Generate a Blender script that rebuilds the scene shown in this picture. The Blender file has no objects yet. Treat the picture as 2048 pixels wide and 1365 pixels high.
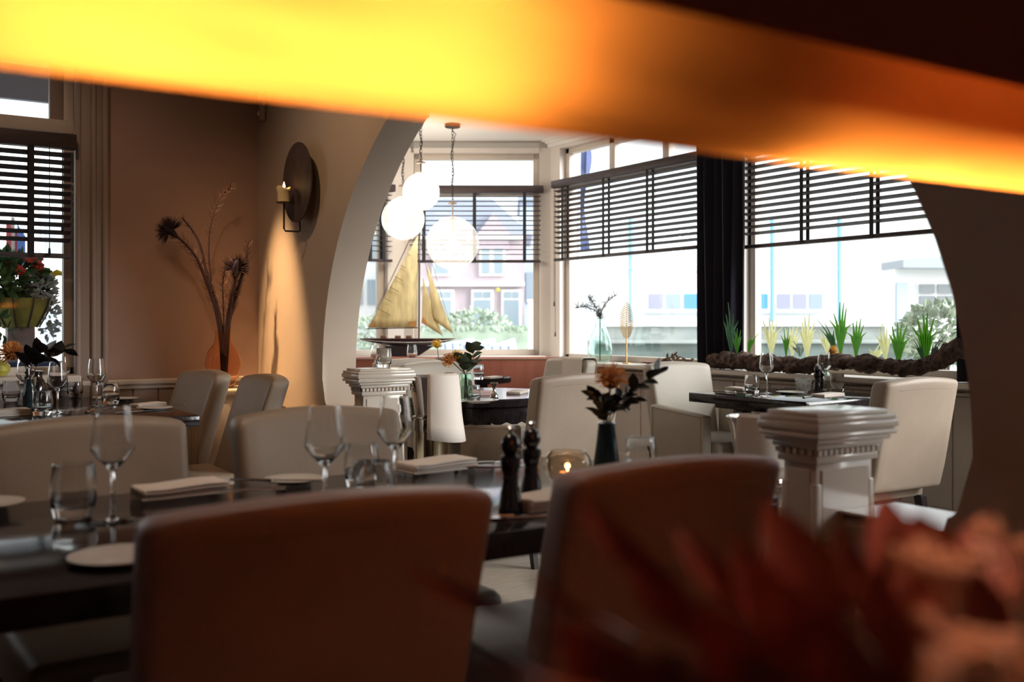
import bpy, bmesh, math, random
from mathutils import Vector, Matrix
random.seed(7)
R = math.radians
sc = bpy.context.scene
COL = sc.collection
YAW = 32.48
CY, SY = math.cos(R(YAW)), math.sin(R(YAW))
EYE = 1.13
F = 2000.0
HOR = 645.0
# ---------------------------------------------------------------- camera, sky, sun, exposure
cam = bpy.data.cameras.new('camera')
camo = bpy.data.objects.new('camera', cam); COL.objects.link(camo)
camo.location = (0, 0, EYE); camo.rotation_euler = (R(90), 0, R(-YAW))
cam.sensor_width = 36; cam.lens = 36 * F / 2048; cam.shift_y = -(682.5 - HOR) / 2048
cam.clip_start = 0.02; cam.clip_end = 300
cam.dof.use_dof = True; cam.dof.focus_distance = 4.6; cam.dof.aperture_fstop = 2.8
sc.camera = camo
w = bpy.data.worlds.new('overcast_sky'); sc.world = w; w.use_nodes = True
wn = w.node_tree.nodes['Background']
wn.inputs[0].default_value = (0.93, 0.97, 1.0, 1); wn.inputs[1].default_value = 1.6
def light(name, typ, loc, energy, color, **kw):
    l = bpy.data.lights.new(name, typ); l.energy = energy; l.color = color
    for k, v in kw.items(): setattr(l, k, v)
    o = bpy.data.objects.new(name, l); COL.objects.link(o); o.location = loc
    return o
sun = light('hazy_sun', 'SUN', (8, -3, 6), 7.5, (1.0, 0.97, 0.93), angle=R(40))
sun.rotation_euler = Vector((-0.55, 0.75, -0.36)).to_track_quat('-Z', 'Y').to_euler()
sc.view_settings.view_transform = 'Standard'; sc.view_settings.look = 'None'
sc.view_settings.gamma = 1; sc.view_settings.use_curve_mapping = False
sc.view_settings.exposure = 0.2
sc.cycles.max_bounces = 14; sc.cycles.transmission_bounces = 12; sc.cycles.transparent_max_bounces = 24
sc.cycles.caustics_refractive = False; sc.cycles.caustics_reflective = False
sc.cycles.sample_clamp_indirect = 6.0
sc.cycles.use_denoising = True
# ---------------------------------------------------------------- pixel <-> place
def rm(X, Y, Z=0.0): return Vector((CY * X + SY * Y, -SY * X + CY * Y, Z))
def at(px, py, Y): return rm((px - 1024) / F * Y, Y, EYE - (py - HOR) / F * Y)
def hz(px, py, z): return at(px, py, (EYE - z) * F / (py - HOR))
def hx(px, py, x): return at(px, py, x / (CY * (px - 1024) / F + SY))
def hy(px, py, y): return at(px, py, y / (-SY * (px - 1024) / F + CY))
FR = R(-YAW)      # heading of things that face the viewer squarely
# ---------------------------------------------------------------- materials
M = {}
def mat(name, color, rough=0.5, metal=0.0, spec=0.5, noise=None, bump=None, trans=0.0, ior=1.45, emit=None, coat=0.0, sheen=0.0, sss=0.0, alpha=1.0):
    m = bpy.data.materials.new(name); m.use_nodes = True; nt = m.node_tree
    b = nt.nodes['Principled BSDF']
    c = (*color, 1)
    b.inputs['Base Color'].default_value = c
    b.inputs['Roughness'].default_value = rough; b.inputs['Metallic'].default_value = metal
    b.inputs['Specular IOR Level'].default_value = spec; b.inputs['IOR'].default_value = ior
    b.inputs['Transmission Weight'].default_value = trans; b.inputs['Coat Weight'].default_value = coat
    b.inputs['Sheen Weight'].default_value = sheen; b.inputs['Alpha'].default_value = alpha
    if sss: b.inputs['Subsurface Weight'].default_value = sss; b.inputs['Subsurface Radius'].default_value = (.02, .01, .005)
    if emit: b.inputs['Emission Color'].default_value = (*emit[0], 1); b.inputs['Emission Strength'].default_value = emit[1]
    if noise or bump:
        tc = nt.nodes.new('ShaderNodeTexCoord')
    if noise:    # (scale, amount, (sx,sy,sz))
        s, amt, st = noise
        mp = nt.nodes.new('ShaderNodeMapping'); mp.inputs['Scale'].default_value = st
        n = nt.nodes.new('ShaderNodeTexNoise'); n.inputs['Scale'].default_value = s; n.inputs['Detail'].default_value = 4
        rp = nt.nodes.new('ShaderNodeValToRGB')
        rp.color_ramp.elements[0].position = .3; rp.color_ramp.elements[1].position = .7
        rp.color_ramp.elements[0].color = (*[max(0, x * (1 - amt)) for x in color], 1)
        rp.color_ramp.elements[1].color = (*[min(1, x * (1 + amt)) for x in color], 1)
        nt.links.new(tc.outputs['Object'], mp.inputs[0]); nt.links.new(mp.outputs[0], n.inputs['Vector'])
        nt.links.new(n.outputs['Fac'], rp.inputs[0]); nt.links.new(rp.outputs[0], b.inputs['Base Color'])
    if bump:     # (scale, strength)
        n2 = nt.nodes.new('ShaderNodeTexNoise'); n2.inputs['Scale'].default_value = bump[0]; n2.inputs['Detail'].default_value = 3
        bp = nt.nodes.new('ShaderNodeBump'); bp.inputs['Strength'].default_value = bump[1]; bp.inputs['Distance'].default_value = .01
        nt.links.new(tc.outputs['Object'], n2.inputs['Vector']); nt.links.new(n2.outputs['Fac'], bp.inputs['Height'])
        nt.links.new(bp.outputs[0], b.inputs['Normal'])
    M[name] = m
    return m
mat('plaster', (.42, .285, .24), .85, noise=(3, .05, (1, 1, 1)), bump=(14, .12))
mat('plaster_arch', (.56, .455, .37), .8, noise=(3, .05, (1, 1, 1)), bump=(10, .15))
mat('white_paint', (.64, .565, .50), .45, noise=(9, .03, (1, 1, 1)))
mat('gloss_paint', (.64, .565, .50), .16, spec=.6, noise=(9, .03, (1, 1, 1)))
mat('trim_taupe', (.34, .265, .23), .5)
mat('ceiling_white', (.82, .79, .76), .8)
mat('bay_wall', (.74, .68, .64), .75)
mat('wainscot', (.34, .26, .23), .6, noise=(5, .06, (1, 1, 1)))
mat('wainscot_pale', (.66, .59, .54), .55)
mat('carpet', (.16, .15, .15), .95, noise=(60, .3, (1, 1, 1)), bump=(300, .4))
mat('floor_bounce', (.46, .40, .34), .5, noise=(8, .15, (1, 8, 1)))
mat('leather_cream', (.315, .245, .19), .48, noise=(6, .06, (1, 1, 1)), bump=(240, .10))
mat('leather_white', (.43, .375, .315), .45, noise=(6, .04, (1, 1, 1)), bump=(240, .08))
mat('leather_lamplit', (.35, .25, .24), .5, noise=(6, .08, (1, 1, 1)), bump=(200, .12))  # cream leather again, with the orange lamp's red tint put into its colour
mat('band_red', (.30, .11, .085), .6)
mat('shade_red', (.6, .25, .15), .8)
mat('seam', (.30, .24, .19), .7)
mat('leather_rust', (.30, .10, .065), .45, noise=(14, .18, (1, 1, .2)), bump=(90, .15))
mat('wood_black', (.018, .014, .016), .10, spec=.5, noise=(30, .4, (1, 12, 1)), bump=(60, .02))
mat('wood_leg', (.02, .012, .014), .35)
mat('blind_wood', (.05, .031, .032), .55, noise=(20, .3, (1, 1, 9)))
mat('blind_tape', (.03, .028, .032), .9)
mat('velvet_navy', (.016, .014, .028), .9, sheen=.25)
mat('chrome', (.62, .56, .52), .12, metal=1.0)
mat('brass_champagne', (.66, .58, .42), .16, metal=1.0)
mat('steel', (.7, .68, .66), .2, metal=1.0)
mat('gold', (.62, .41, .17), .4, metal=.35, bump=(90, .3))
mat('iron', (.02, .018, .02), .7)
mat('bronze_disc', (.085, .052, .046), .7, metal=.3, noise=(12, .3, (1, 1, 1)))
mat('porcelain', (.74, .70, .66), .18, spec=.6)
mat('linen', (.80, .72, .66), .9, bump=(420, .25))
mat('linen_stripe', (.50, .38, .34), .9)
mat('linen_pink', (.62, .45, .42), .9, bump=(420, .2))
mat('glass', (1, 1, 1), .0, trans=1.0, ior=1.45)
mat('glass_amber', (.97, .74, .60), .03, trans=1.0, ior=1.2)
mat('glass_green', (.80, .95, .90), .03, trans=1.0, ior=1.25)
mat('glass_smoke', (.88, .77, .64), .02, trans=1.0, ior=1.35)
mat('glass_teal', (.07, .12, .14), .06, trans=.75, ior=1.4)
mat('glass_bottle', (.62, .82, .68), .04, trans=1.0, ior=1.3)
mat('glass_cut', (.92, .90, .84), .08, trans=.9, ior=1.45, bump=(120, .8))
mat('water', (.97, .99, 1), 0, trans=1.0, ior=1.33)
mat('wax', (.85, .70, .42), .5, sss=.4)
mat('wax_amber', (.85, .42, .18), .5, sss=.4)
mat('flame', (1, .8, .4), .5, emit=((1, .74, .32), 7))
mat('bulb', (1, .9, .7), .3, emit=((1, .82, .55), 5))
mat('wood_bulb', (.30, .22, .17), .5)
mat('mill_black', (.010, .009, .012), .16, spec=.7, coat=.4)
mat('tag_tan', (.62, .42, .27), .8)
mat('sail_patch', (.48, .24, .08), .8)
mat('sail_batten', (.22, .15, .08), .7)
mat('hull_black', (.02, .012, .018), .3, coat=.3)
mat('deck_wood', (.18, .09, .06), .5)
mat('bark', (.10, .062, .05), .95, noise=(34, .75, (1, 1, 1)), bump=(45, 1.0))
mat('bark_pale', (.30, .21, .15), .95, noise=(30, .5, (1, 1, 1)), bump=(60, .8))
mat('leaf_grey', (.20, .27, .23), .6)
mat('leaf_dark', (.030, .026, .022), .45, noise=(20, .4, (1, 1, 1)))
mat('leaf_euc', (.055, .070, .040), .5)
mat('leaf_wine', (.34, .12, .10), .42, noise=(20, .4, (1, 1, 1)))
mat('stem', (.06, .07, .03), .6)
mat('stem_brown', (.09, .045, .035), .6)
mat('petal_orange', (.80, .36, .09), .6)
mat('petal_core', (.30, .10, .03), .7)
mat('petal_yellow', (.86, .52, .04), .6)
mat('umbel', (.95, .75, .62), .6)
mat('feather', (.035, .018, .026), .5)
mat('feather_barb', (.10, .045, .04), .6)
mat('feather_eye', (.014, .012, .030), .4)
mat('twig_dark', (.05, .045, .05), .7)
mat('terracotta', (.25, .12, .09), .6)
mat('plastic_white', (.7, .62, .55), .5)
mat('sensor_grey', (.42, .34, .30), .5)
# outdoors; house and hedge colours paled to carry the window glare
mat('out_brick', (.52, .43, .47), .9, noise=(3, .06, (1, 1, 1)))
mat('out_white', (.93, .93, .92), .8)
mat('out_pale', (.50, .58, .70), .85)
mat('out_roof', (.36, .40, .50), .8)
mat('out_roof_grey', (.42, .46, .50), .7)
mat('out_pane', (.33, .40, .46), .3)
mat('out_pane_dark', (.26, .28, .30), .3)
mat('out_pane_blue', (.10, .32, .72), .3)
mat('out_pane_violet', (.36, .36, .48), .3)
mat('out_pole', (.30, .62, .78), .6)
mat('out_wall', (.32, .35, .34), .9, noise=(.8, .25, (1, 1, 3)))
mat('out_wall_dark', (.15, .19, .18), .9, noise=(.8, .4, (1, 1, 3)))
mat('out_ground', (.45, .45, .43), .95, noise=(1.5, .08, (1, 1, 1)))
mat('out_hedge', (.40, .48, .38), .9, noise=(2, .3, (1, 1, 1)))
mat('out_leaf', (.09, .22, .06), .7)
mat('out_leaf2', (.05, .15, .05), .7)
mat('out_leaf_silver', (.52, .60, .60), .8)
mat('out_moss', (.38, .40, .10), .95, noise=(9, .5, (1, 1, 1)), bump=(40, .8))
mat('out_basket', (.10, .07, .06), .9)
mat('out_timber', (.46, .41, .38), .8, noise=(4, .15, (6, 6, 1)))
mat('out_red', (.62, .08, .06), .7)
mat('out_chair', (.45, .56, .76), .6)
mat('out_navy', (.05, .08, .22), .6)
mat('out_canopy', (.33, .35, .41), .7)
mat('out_yellow', (.85, .75, .05), .6)
mat('flag_red', (.5, .1, .12), .8)
mat('flag_blue', (.1, .2, .55), .8)
mat('citrus', (.42, .38, .06), .5, noise=(14, .5, (1, 1, 1)))

def leafy(name, color, back):
    mat(name, color, .5, noise=(26, .4, (1, 1, .25))); m = M[name]; nt = m.node_tree
    o = next(n for n in nt.nodes if n.type == 'OUTPUT_MATERIAL'); b = nt.nodes['Principled BSDF']
    t = nt.nodes.new('ShaderNodeBsdfTranslucent'); t.inputs[0].default_value = (*back, 1); mx = nt.nodes.new('ShaderNodeMixShader'); mx.inputs[0].default_value = .5
    nt.links.new(b.outputs[0], mx.inputs[1]); nt.links.new(t.outputs[0], mx.inputs[2]); nt.links.new(mx.outputs[0], o.inputs[0])
leafy('fern_green', (.07, .21, .03), (.10, .34, .02)); leafy('fern_dark', (.05, .13, .07), (.08, .20, .08)); leafy('fern_reflection', (.74, .76, .44), (.85, .85, .45)); leafy('sail', (.82, .70, .46), (.90, .74, .46))
def thin_glass(name, tint, gloss_col=(1, 1, 1), extra=None, rough=.0, ior=1.45):
    """thin pane: see-through with a Fresnel reflection"""
    m = bpy.data.materials.new(name); m.use_nodes = True; nt = m.node_tree; nt.nodes.clear()
    o = nt.nodes.new('ShaderNodeOutputMaterial'); mx = nt.nodes.new('ShaderNodeMixShader')
    lw = nt.nodes.new('ShaderNodeLayerWeight'); lw.inputs[0].default_value = .5
    pw = nt.nodes.new('ShaderNodeMath'); pw.operation = 'POWER'; pw.inputs[1].default_value = 5; nt.links.new(lw.outputs['Facing'], pw.inputs[0])
    fr = nt.nodes.new('ShaderNodeMath'); fr.operation = 'MULTIPLY_ADD'; fr.inputs[1].default_value = .9; fr.inputs[2].default_value = .04; nt.links.new(pw.outputs[0], fr.inputs[0])
    t = nt.nodes.new('ShaderNodeBsdfTransparent'); t.inputs[0].default_value = (*tint, 1)
    g = nt.nodes.new('ShaderNodeBsdfGlossy'); g.inputs[0].default_value = (*gloss_col, 1); g.inputs['Roughness'].default_value = rough
    nt.links.new(fr.outputs[0], mx.inputs[0])
    src = t.outputs[0]
    if extra:        # (diffuse/translucent colour, share, noise scale)
        tr = nt.nodes.new('ShaderNodeBsdfTranslucent'); tr.inputs[0].default_value = (*extra[0], 1)
        df = nt.nodes.new('ShaderNodeBsdfDiffuse'); df.inputs[0].default_value = (*extra[0], 1)
        m1 = nt.nodes.new('ShaderNodeMixShader'); m1.inputs[0].default_value = .5
        nt.links.new(tr.outputs[0], m1.inputs[1]); nt.links.new(df.outputs[0], m1.inputs[2])
        m2 = nt.nodes.new('ShaderNodeMixShader')
        tc = nt.nodes.new('ShaderNodeTexCoord'); vo = nt.nodes.new('ShaderNodeTexNoise'); vo.inputs['Scale'].default_value = extra[2]
        rp = nt.nodes.new('ShaderNodeMapRange'); rp.inputs[1].default_value = .35; rp.inputs[2].default_value = .65
        rp.inputs[3].default_value = extra[1] * .7; rp.inputs[4].default_value = extra[1] * 1.3
        nt.links.new(tc.outputs['Object'], vo.inputs['Vector']); nt.links.new(vo.outputs['Fac'], rp.inputs[0]); nt.links.new(rp.outputs[0], m2.inputs[0])
        nt.links.new(t.outputs[0], m2.inputs[1]); nt.links.new(m1.outputs[0], m2.inputs[2]); src = m2.outputs[0]
    nt.links.new(src, mx.inputs[1]); nt.links.new(g.outputs[0], mx.inputs[2]); nt.links.new(mx.outputs[0], o.inputs[0])
    M[name] = m
thin_glass('pane', (.96, .98, .98))
thin_glass('globe_glass', (.93, .94, .95), extra=((1, 1, 1), .13, 90), rough=.05)
def shade_fabric(name, color):
    m = bpy.data.materials.new(name); m.use_nodes = True; nt = m.node_tree; nt.nodes.clear()
    o = nt.nodes.new('ShaderNodeOutputMaterial'); mx = nt.nodes.new('ShaderNodeMixShader'); mx.inputs[0].default_value = .4
    t = nt.nodes.new('ShaderNodeBsdfTranslucent'); t.inputs[0].default_value = (*color, 1)
    d = nt.nodes.new('ShaderNodeBsdfDiffuse'); d.inputs[0].default_value = (.55, .30, .24, 1)
    nt.links.new(t.outputs[0], mx.inputs[1]); nt.links.new(d.outputs[0], mx.inputs[2]); nt.links.new(mx.outputs[0], o.inputs[0])
    tc = nt.nodes.new('ShaderNodeTexCoord'); mp = nt.nodes.new('ShaderNodeMapping'); mp.inputs['Scale'].default_value = (2.2, 9, 9)
    n = nt.nodes.new('ShaderNodeTexNoise'); n.inputs['Scale'].default_value = 1.6; rp = nt.nodes.new('ShaderNodeValToRGB')
    rp.color_ramp.elements[0].position = .35; rp.color_ramp.elements[1].position = .62
    rp.color_ramp.elements[0].color = (*[x * .62 for x in color], 1); rp.color_ramp.elements[1].color = (*color, 1)
    nt.links.new(tc.outputs['Object'], mp.inputs[0]); nt.links.new(mp.outputs[0], n.inputs['Vector']); nt.links.new(n.outputs['Fac'], rp.inputs[0]); nt.links.new(rp.outputs[0], t.inputs[0])
    M[name] = m
shade_fabric('shade_fabric', (.95, .36, .075))
# ---------------------------------------------------------------- mesh helpers
class G:
    def __init__(s): s.b = bmesh.new()
    def _tf(s, vs, rot, loc):
        m = Matrix.Translation(Vector(loc)) @ (rot if rot is not None else Matrix.Identity(4))
        bmesh.ops.transform(s.b, matrix=m, verts=vs)
        return vs
    def box(s, c, d, rot=None, bev=0, seg=2):
        vs = bmesh.ops.create_cube(s.b, size=1)['verts']
        for v in vs: v.co = Vector((v.co.x * d[0], v.co.y * d[1], v.co.z * d[2]))
        if bev:
            es = list({e for v in vs for e in v.link_edges})
            r = bmesh.ops.bevel(s.b, geom=es, offset=bev, segments=seg, profile=.5, affect='EDGES')
            fs = set(r['faces'])
            vs = list({v for f in fs for v in f.verts} | {v for v in vs if v.is_valid})
        return s._tf(vs, rot, c)
    def bar(s, a, b, w, h=None):
        a, b = Vector(a), Vector(b); d = b - a
        return s.box((a + b) / 2, (w, h or w, d.length), d.to_track_quat('Z', 'Y').to_matrix().to_4x4())
    def lathe(s, prof, c=(0, 0, 0), n=20, rot=None):
        rings = []
        for r, z in prof:
            if r < 1e-5: rings.append([s.b.verts.new((0, 0, z))])
            else: rings.append([s.b.verts.new((r * math.cos(2 * math.pi * i / n), r * math.sin(2 * math.pi * i / n), z)) for i in range(n)])
        for A, B in zip(rings, rings[1:]):
            for i in range(n):
                j = (i + 1) % n
                f = [A[i] if len(A) > 1 else A[0], A[j] if len(A) > 1 else None, B[j] if len(B) > 1 else B[0], B[i] if len(B) > 1 else None]
                f = [v for v in f if v]
                if len(set(f)) >= 3: s.b.faces.new(f)
        return s._tf([v for r in rings for v in r], rot, c)
    def tube(s, pts, r, n=6, cap=True):
        pts = [Vector(p) for p in pts]
        rs = r if isinstance(r, (list, tuple)) else [r] * len(pts)
        rings = []; up = None
        for i, p in enumerate(pts):
            t = (pts[min(i + 1, len(pts) - 1)] - pts[max(i - 1, 0)]).normalized()
            if up is None: up = Vector((0, 0, 1)) if abs(t.z) < .9 else Vector((1, 0, 0))
            a = t.cross(up); 
            if a.length < 1e-4: a = t.cross(Vector((0, 1, 0)))
            a.normalize(); b2 = a.cross(t); up = b2
            rings.append([s.b.verts.new(p + (a * math.cos(2 * math.pi * k / n) + b2 * math.sin(2 * math.pi * k / n)) * rs[i]) for k in range(n)])
        for A, B in zip(rings, rings[1:]):
            for k in range(n): s.b.faces.new((A[k], A[(k + 1) % n], B[(k + 1) % n], B[k]))
        if cap and n > 2: s.b.faces.new(rings[0][::-1]); s.b.faces.new(rings[-1])
    def sphere(s, c, r, u=12, v=8, sc3=(1, 1, 1)):
        vs = bmesh.ops.create_uvsphere(s.b, u_segments=u, v_segments=v, radius=r)['verts']
        for q in vs: q.co = Vector((q.co.x * sc3[0], q.co.y * sc3[1], q.co.z * sc3[2]))
        return s._tf(vs, None, c)
    def prism(s, poly, fn, d0, d1):
        """poly of 2-D points, fn(p, d) -> 3-D"""
        A = [s.b.verts.new(fn(p, d0)) for p in poly]; B = [s.b.verts.new(fn(p, d1)) for p in poly]
        s.b.faces.new(A[::-1]); s.b.faces.new(B)
        for i in range(len(poly)):
            j = (i + 1) % len(poly); s.b.faces.new((A[i], A[j], B[j], B[i]))
    def blade(s, pts, widths, side, th=0.0):
        """leaf blade along pts; side = sideways direction(s); slight fold along the midrib"""
        rows = []
        for i, p in enumerate(pts):
            p = Vector(p); sd = Vector(side[i] if isinstance(side, list) else side).normalized()
            t = (Vector(pts[min(i + 1, len(pts) - 1)]) - Vector(pts[max(i - 1, 0)])).normalized(); nrm = sd.cross(t).normalized()
            rows.append([s.b.verts.new(p - sd * widths[i]), s.b.verts.new(p - nrm * widths[i] * .25), s.b.verts.new(p + sd * widths[i])])
        for A, B in zip(rows, rows[1:]):
            for k in (0, 1): s.b.faces.new((A[k], A[k + 1], B[k + 1], B[k]))
    def cuts(s, axis, vals):
        for v in vals:
            n = Vector((0, 0, 0)); n[axis] = 1; p = Vector((0, 0, 0)); p[axis] = v
            bmesh.ops.bisect_plane(s.b, geom=list(s.b.verts) + list(s.b.edges) + list(s.b.faces), plane_co=p, plane_no=n)
    def warp(s, fn):
        for v in s.b.verts: v.co = Vector(fn(v.co))
    def mesh(s, name, m, smooth=True, norm=True):
        if norm: bmesh.ops.recalc_face_normals(s.b, faces=list(s.b.faces))
        me = bpy.data.meshes.new(name); s.b.to_mesh(me); s.b.free()
        me.materials.append(M[m])
        if smooth:
            me.polygons.foreach_set('use_smooth', [True] * len(me.polygons))
            me.set_sharp_from_angle(angle=R(38))
        me.update()
        return me
def link(name, me, parent=None, loc=(0, 0, 0), rz=0.0, scale=None):
    o = bpy.data.objects.new(name, me); COL.objects.link(o); o.location = loc; o.rotation_euler = (0, 0, rz)
    if scale: o.scale = scale if hasattr(scale, '__len__') else (scale,) * 3
    o.parent = parent
    return o
def tag(o, label, cat=None, group=None, kind=None):
    o['label'] = label
    if cat: o['category'] = cat
    if group: o['group'] = group
    if kind: o['kind'] = kind
    return o
def thing(name, label, cat, loc=(0, 0, 0), rz=0.0, group=None, scale=None):
    return tag(link(name, None, None, loc, rz, scale), label, cat, group)
def part(name, g, m, parent, smooth=True, label=None, norm=True):
    o = link(name, g.mesh(name, m, smooth, norm), parent)
    if label: o['label'] = label
    return o
def struct(name, g, m, label, smooth=False):
    return tag(link(name, g.mesh(name, m, smooth)), label, None, None, 'structure')
PROTO = {}
def inst(key, name, label, cat, loc, rz=0.0, group=None, scale=None):
    """a copy of a thing built once: every part is an object, mesh data shared"""
    t = thing(name, label, cat, loc, rz, group, scale)
    for pn, me, subs in PROTO[key]:
        p = link(pn, me, t)
        for sn, sm in subs: link(sn, sm, p)
    return t
def one(key, name, label, cat, loc, rz=0.0, group=None, scale=None):
    return tag(link(name, PROTO[key], None, loc, rz, scale), label, cat, group)
# ================================================================ the room
XA0, XA1 = 1.84, 2.02          # arch wall
YB = 5.58                      # wall with the left window
XW = 4.80                      # bay wall with the big windows
YN = 7.60                      # far bay wall
YC = 8.43                      # chamfered bay wall, distance along the view
g = G(); g.prism([(-3, -1.6), (4.95, -1.6), (4.95, 6.94), (3.82, 7.75), (-3, 7.75)], lambda p, d: (p[0], p[1], d), -.1, 0)
struct('floor', g, 'carpet', 'dark grey carpeted dining room floor')
g = G(); g.prism([(2.02, -1.55), (4.80, -1.55), (4.80, 6.94), (3.75, 7.6), (2.02, 7.6)], lambda p, d: (p[0], p[1], d), 0, .004)
struct('floor_bay_bounce', g, 'floor_bounce', 'added pale floor layer bouncing light in the bay')  # extra pale layer over the carpet, added for its light bounce
g = G(); g.box((-.58, 1.99, 2.95), (4.84, 7.18, .1))
struct('ceiling', g, 'ceiling_white', 'main dining room ceiling above the lamps')
g = G(); g.prism([(1.84, -1.6), (4.95, -1.6), (4.95, 6.94), (3.82, 7.75), (1.84, 7.75)], lambda p, d: (p[0], p[1], d), 2.66, 2.76)
struct('ceiling_bay', g, 'ceiling_white', 'pale bay ceiling with the globe pendants')
g = G(); g.box((-3.05, 2, 1.5), (.1, 7.3, 3)); struct('wall_left', g, 'plaster', 'plaster side wall outside the view')
g = G(); g.box((.95, -1.65, 1.5), (8, .1, 3)); struct('wall_rear', g, 'plaster', 'plaster wall behind the viewer')
# back wall with window opening x -.85..0.83, z .85..2.62
g = G()
g.box(((-3 - .85) / 2, YB + .09, 1.5), (2.15, .18, 3)); g.box(((.875 + 1.84) / 2, YB + .09, 1.5), (.965, .18, 3))
g.box((.0125, YB + .09, .425), (1.725, .18, .85)); g.box((.0125, YB + .09, 2.81), (1.725, .18, .38))
wb = struct('wall_back', g, 'plaster', 'warm cream plaster wall beside the left window')
pm = None
g = G(); g.box((0, 0, 0), (.128, .014, .70), bev=.004, seg=1); pm = g.mesh('plank', 'wainscot', False)
for i in range(15): link('plank', pm, wb, (-.10 + i * .132, YB - .007, .45))
g = G(); g.box((.47, YB - .018, .812), (2.74, .036, .03), bev=.008); g.box((.47, YB - .012, .786), (2.74, .024, .022), bev=.005)
struct('trim_1', g, 'wainscot_pale', 'narrow dado rail along the back wall')
g = G(); g.box((.47, YB - .012, .06), (2.74, .024, .12), bev=.005); struct('baseboard_back', g, 'wainscot', 'low baseboard under the back wall')
# architrave beside the left window
g = G(); g.box((.945, YB - .015, 1.45), (.16, .03, 2.9), bev=.004)
for xx, ww in ((.880, .028), (.955, .026), (1.012, .030)): g.box((xx, YB - .032, 1.45), (ww, .026, 2.9), bev=.010, seg=3)
struct('trim_2', g, 'trim_taupe', 'taupe moulded architrave beside the left window', True)
g = G(); g.box((0, YB - .07, .845), (1.75, .20, .035), bev=.006); struct('trim_3', g, 'white_paint', 'white sill board under the left window')
# arch wall
poly = [(-1.6, 0), (1.505, 0), (1.505, .70), (1.25, .70)]
for k in range(1, 6):
    a = R(90 * k / 6); poly.append((1.25 - .065 * math.sin(a), .765 - .065 * math.cos(a)))
ya, yb, zc, hb = 1.185, 4.615, .86, 1.38
for k in range(0, 41):
    a = math.pi - math.pi * k / 40
    poly.append(((ya + yb) / 2 + (yb - ya) / 2 * math.cos(a), zc + hb * abs(math.sin(a)) ** .97))
for k in range(5, 0, -1):
    a = R(90 * k / 6); poly.append((4.55 + .065 * math.sin(a), .765 - .065 * math.cos(a)))
poly += [(4.55, .70), (4.05, .70), (4.05, 0), (YN + .15, 0), (YN + .15, 3), (-1.6, 3)]
g = G(); g.prism(poly, lambda p, d: (d, p[0], p[1]), XA0, XA1)
g.b.edges.ensure_lookup_table()
es = [e for e in g.b.edges if all(abs(v.co.x - XA0) < 1e-5 and v.co.z > .69 and 1.1 < v.co.y < 4.7 and v.co.z < 2.5 for v in e.verts)]
bmesh.ops.bevel(g.b, geom=es, offset=.03, segments=4, profile=.5, affect='EDGES')
es = [e for e in g.b.edges if all(abs(v.co.x - XA1) < 1e-5 and v.co.z > .69 and 1.1 < v.co.y < 4.7 and v.co.z < 2.5 for v in e.verts)]
bmesh.ops.bevel(g.b, geom=es, offset=.010, segments=2, profile=.5, affect='EDGES')
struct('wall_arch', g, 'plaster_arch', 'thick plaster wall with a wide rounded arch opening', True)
g = G(); g.box((1.93, 1.375, .703), (.20, .26, .007), bev=.002); struct('trim_8', g, 'gloss_paint', 'smooth cream ledge on the low wall beside the right pillar')
# bay window wall, openings window_1 / window_2 / window_3
W1 = (5.10, 6.80); W2 = (3.12, 4.72); W3 = (-1.3, 2.8); ZS, ZT = .82, 2.58
g = G()
g.box((XW + .08, 2.67, ZS / 2), (.16, 8.54, ZS)); g.box((XW + .08, 2.67, (ZT + 2.75) / 2), (.16, 8.54, 2.75 - ZT))
for a, b in ((-1.6, W3[0]), (W3[1], W2[0]), (W2[1], W1[0]), (W1[1], 6.94)): g.box((XW + .08, (a + b) / 2, (ZS + ZT) / 2), (.16, b - a, ZT - ZS))
ww = struct('wall_window', g, 'bay_wall', 'bay wall under and between the big windows')
g = G(); g.box((0, 0, 0), (.014, .31, .60), bev=.004, seg=1); pm = g.mesh('panel', 'wainscot_pale', False)
for i in range(18): link('panel', pm, ww, (XW - .007, 1.45 + i * .318, .44))
g = G(); g.box((XW - .012, 4.1, .07), (.024, 5.7, .14), bev=.006); struct('baseboard_window', g, 'wainscot_pale', 'pale baseboard under the big windows')
g = G(); g.box((XW - .10, 4.1, .808), (.24, 5.68, .03), bev=.006); g.box((XW - .02, 4.1, .785), (.04, 5.68, .02)); g.box((XW - .035, 4.1, .755), (.05, 5.68, .018), bev=.005)
struct('trim_4', g, 'white_paint', 'long white window sill with a moulding under it')
# far bay walls
g = G(); g.box((2.21, YN + .08, 1.38), (.38, .16, 2.76)); g.box((3.70, YN + .08, 1.38), (.18, .16, 2.76))
g.box((3.0, YN + .08, .425), (1.2, .16, .85)); g.box((3.0, YN + .08, 2.66), (1.2, .16, .2))
struct('wall_far', g, 'bay_wall', 'short far bay wall behind the model yacht')
def camframe(o, Y): o.location = rm(0, Y); o.rotation_euler = (0, 0, FR); return o
g = G(); g.box((-.90, .08, 1.38), (.14, .16, 2.76)); g.box((.30, .08, 1.38), (.14, .16, 2.76))
g.box((-.30, .08, .425), (1.1, .16, .85)); g.box((-.30, .08, 2.66), (1.1, .16, .2))
camframe(struct('wall_chamfer', g, 'bay_wall', 'angled bay wall around the middle window'), YC)
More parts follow.
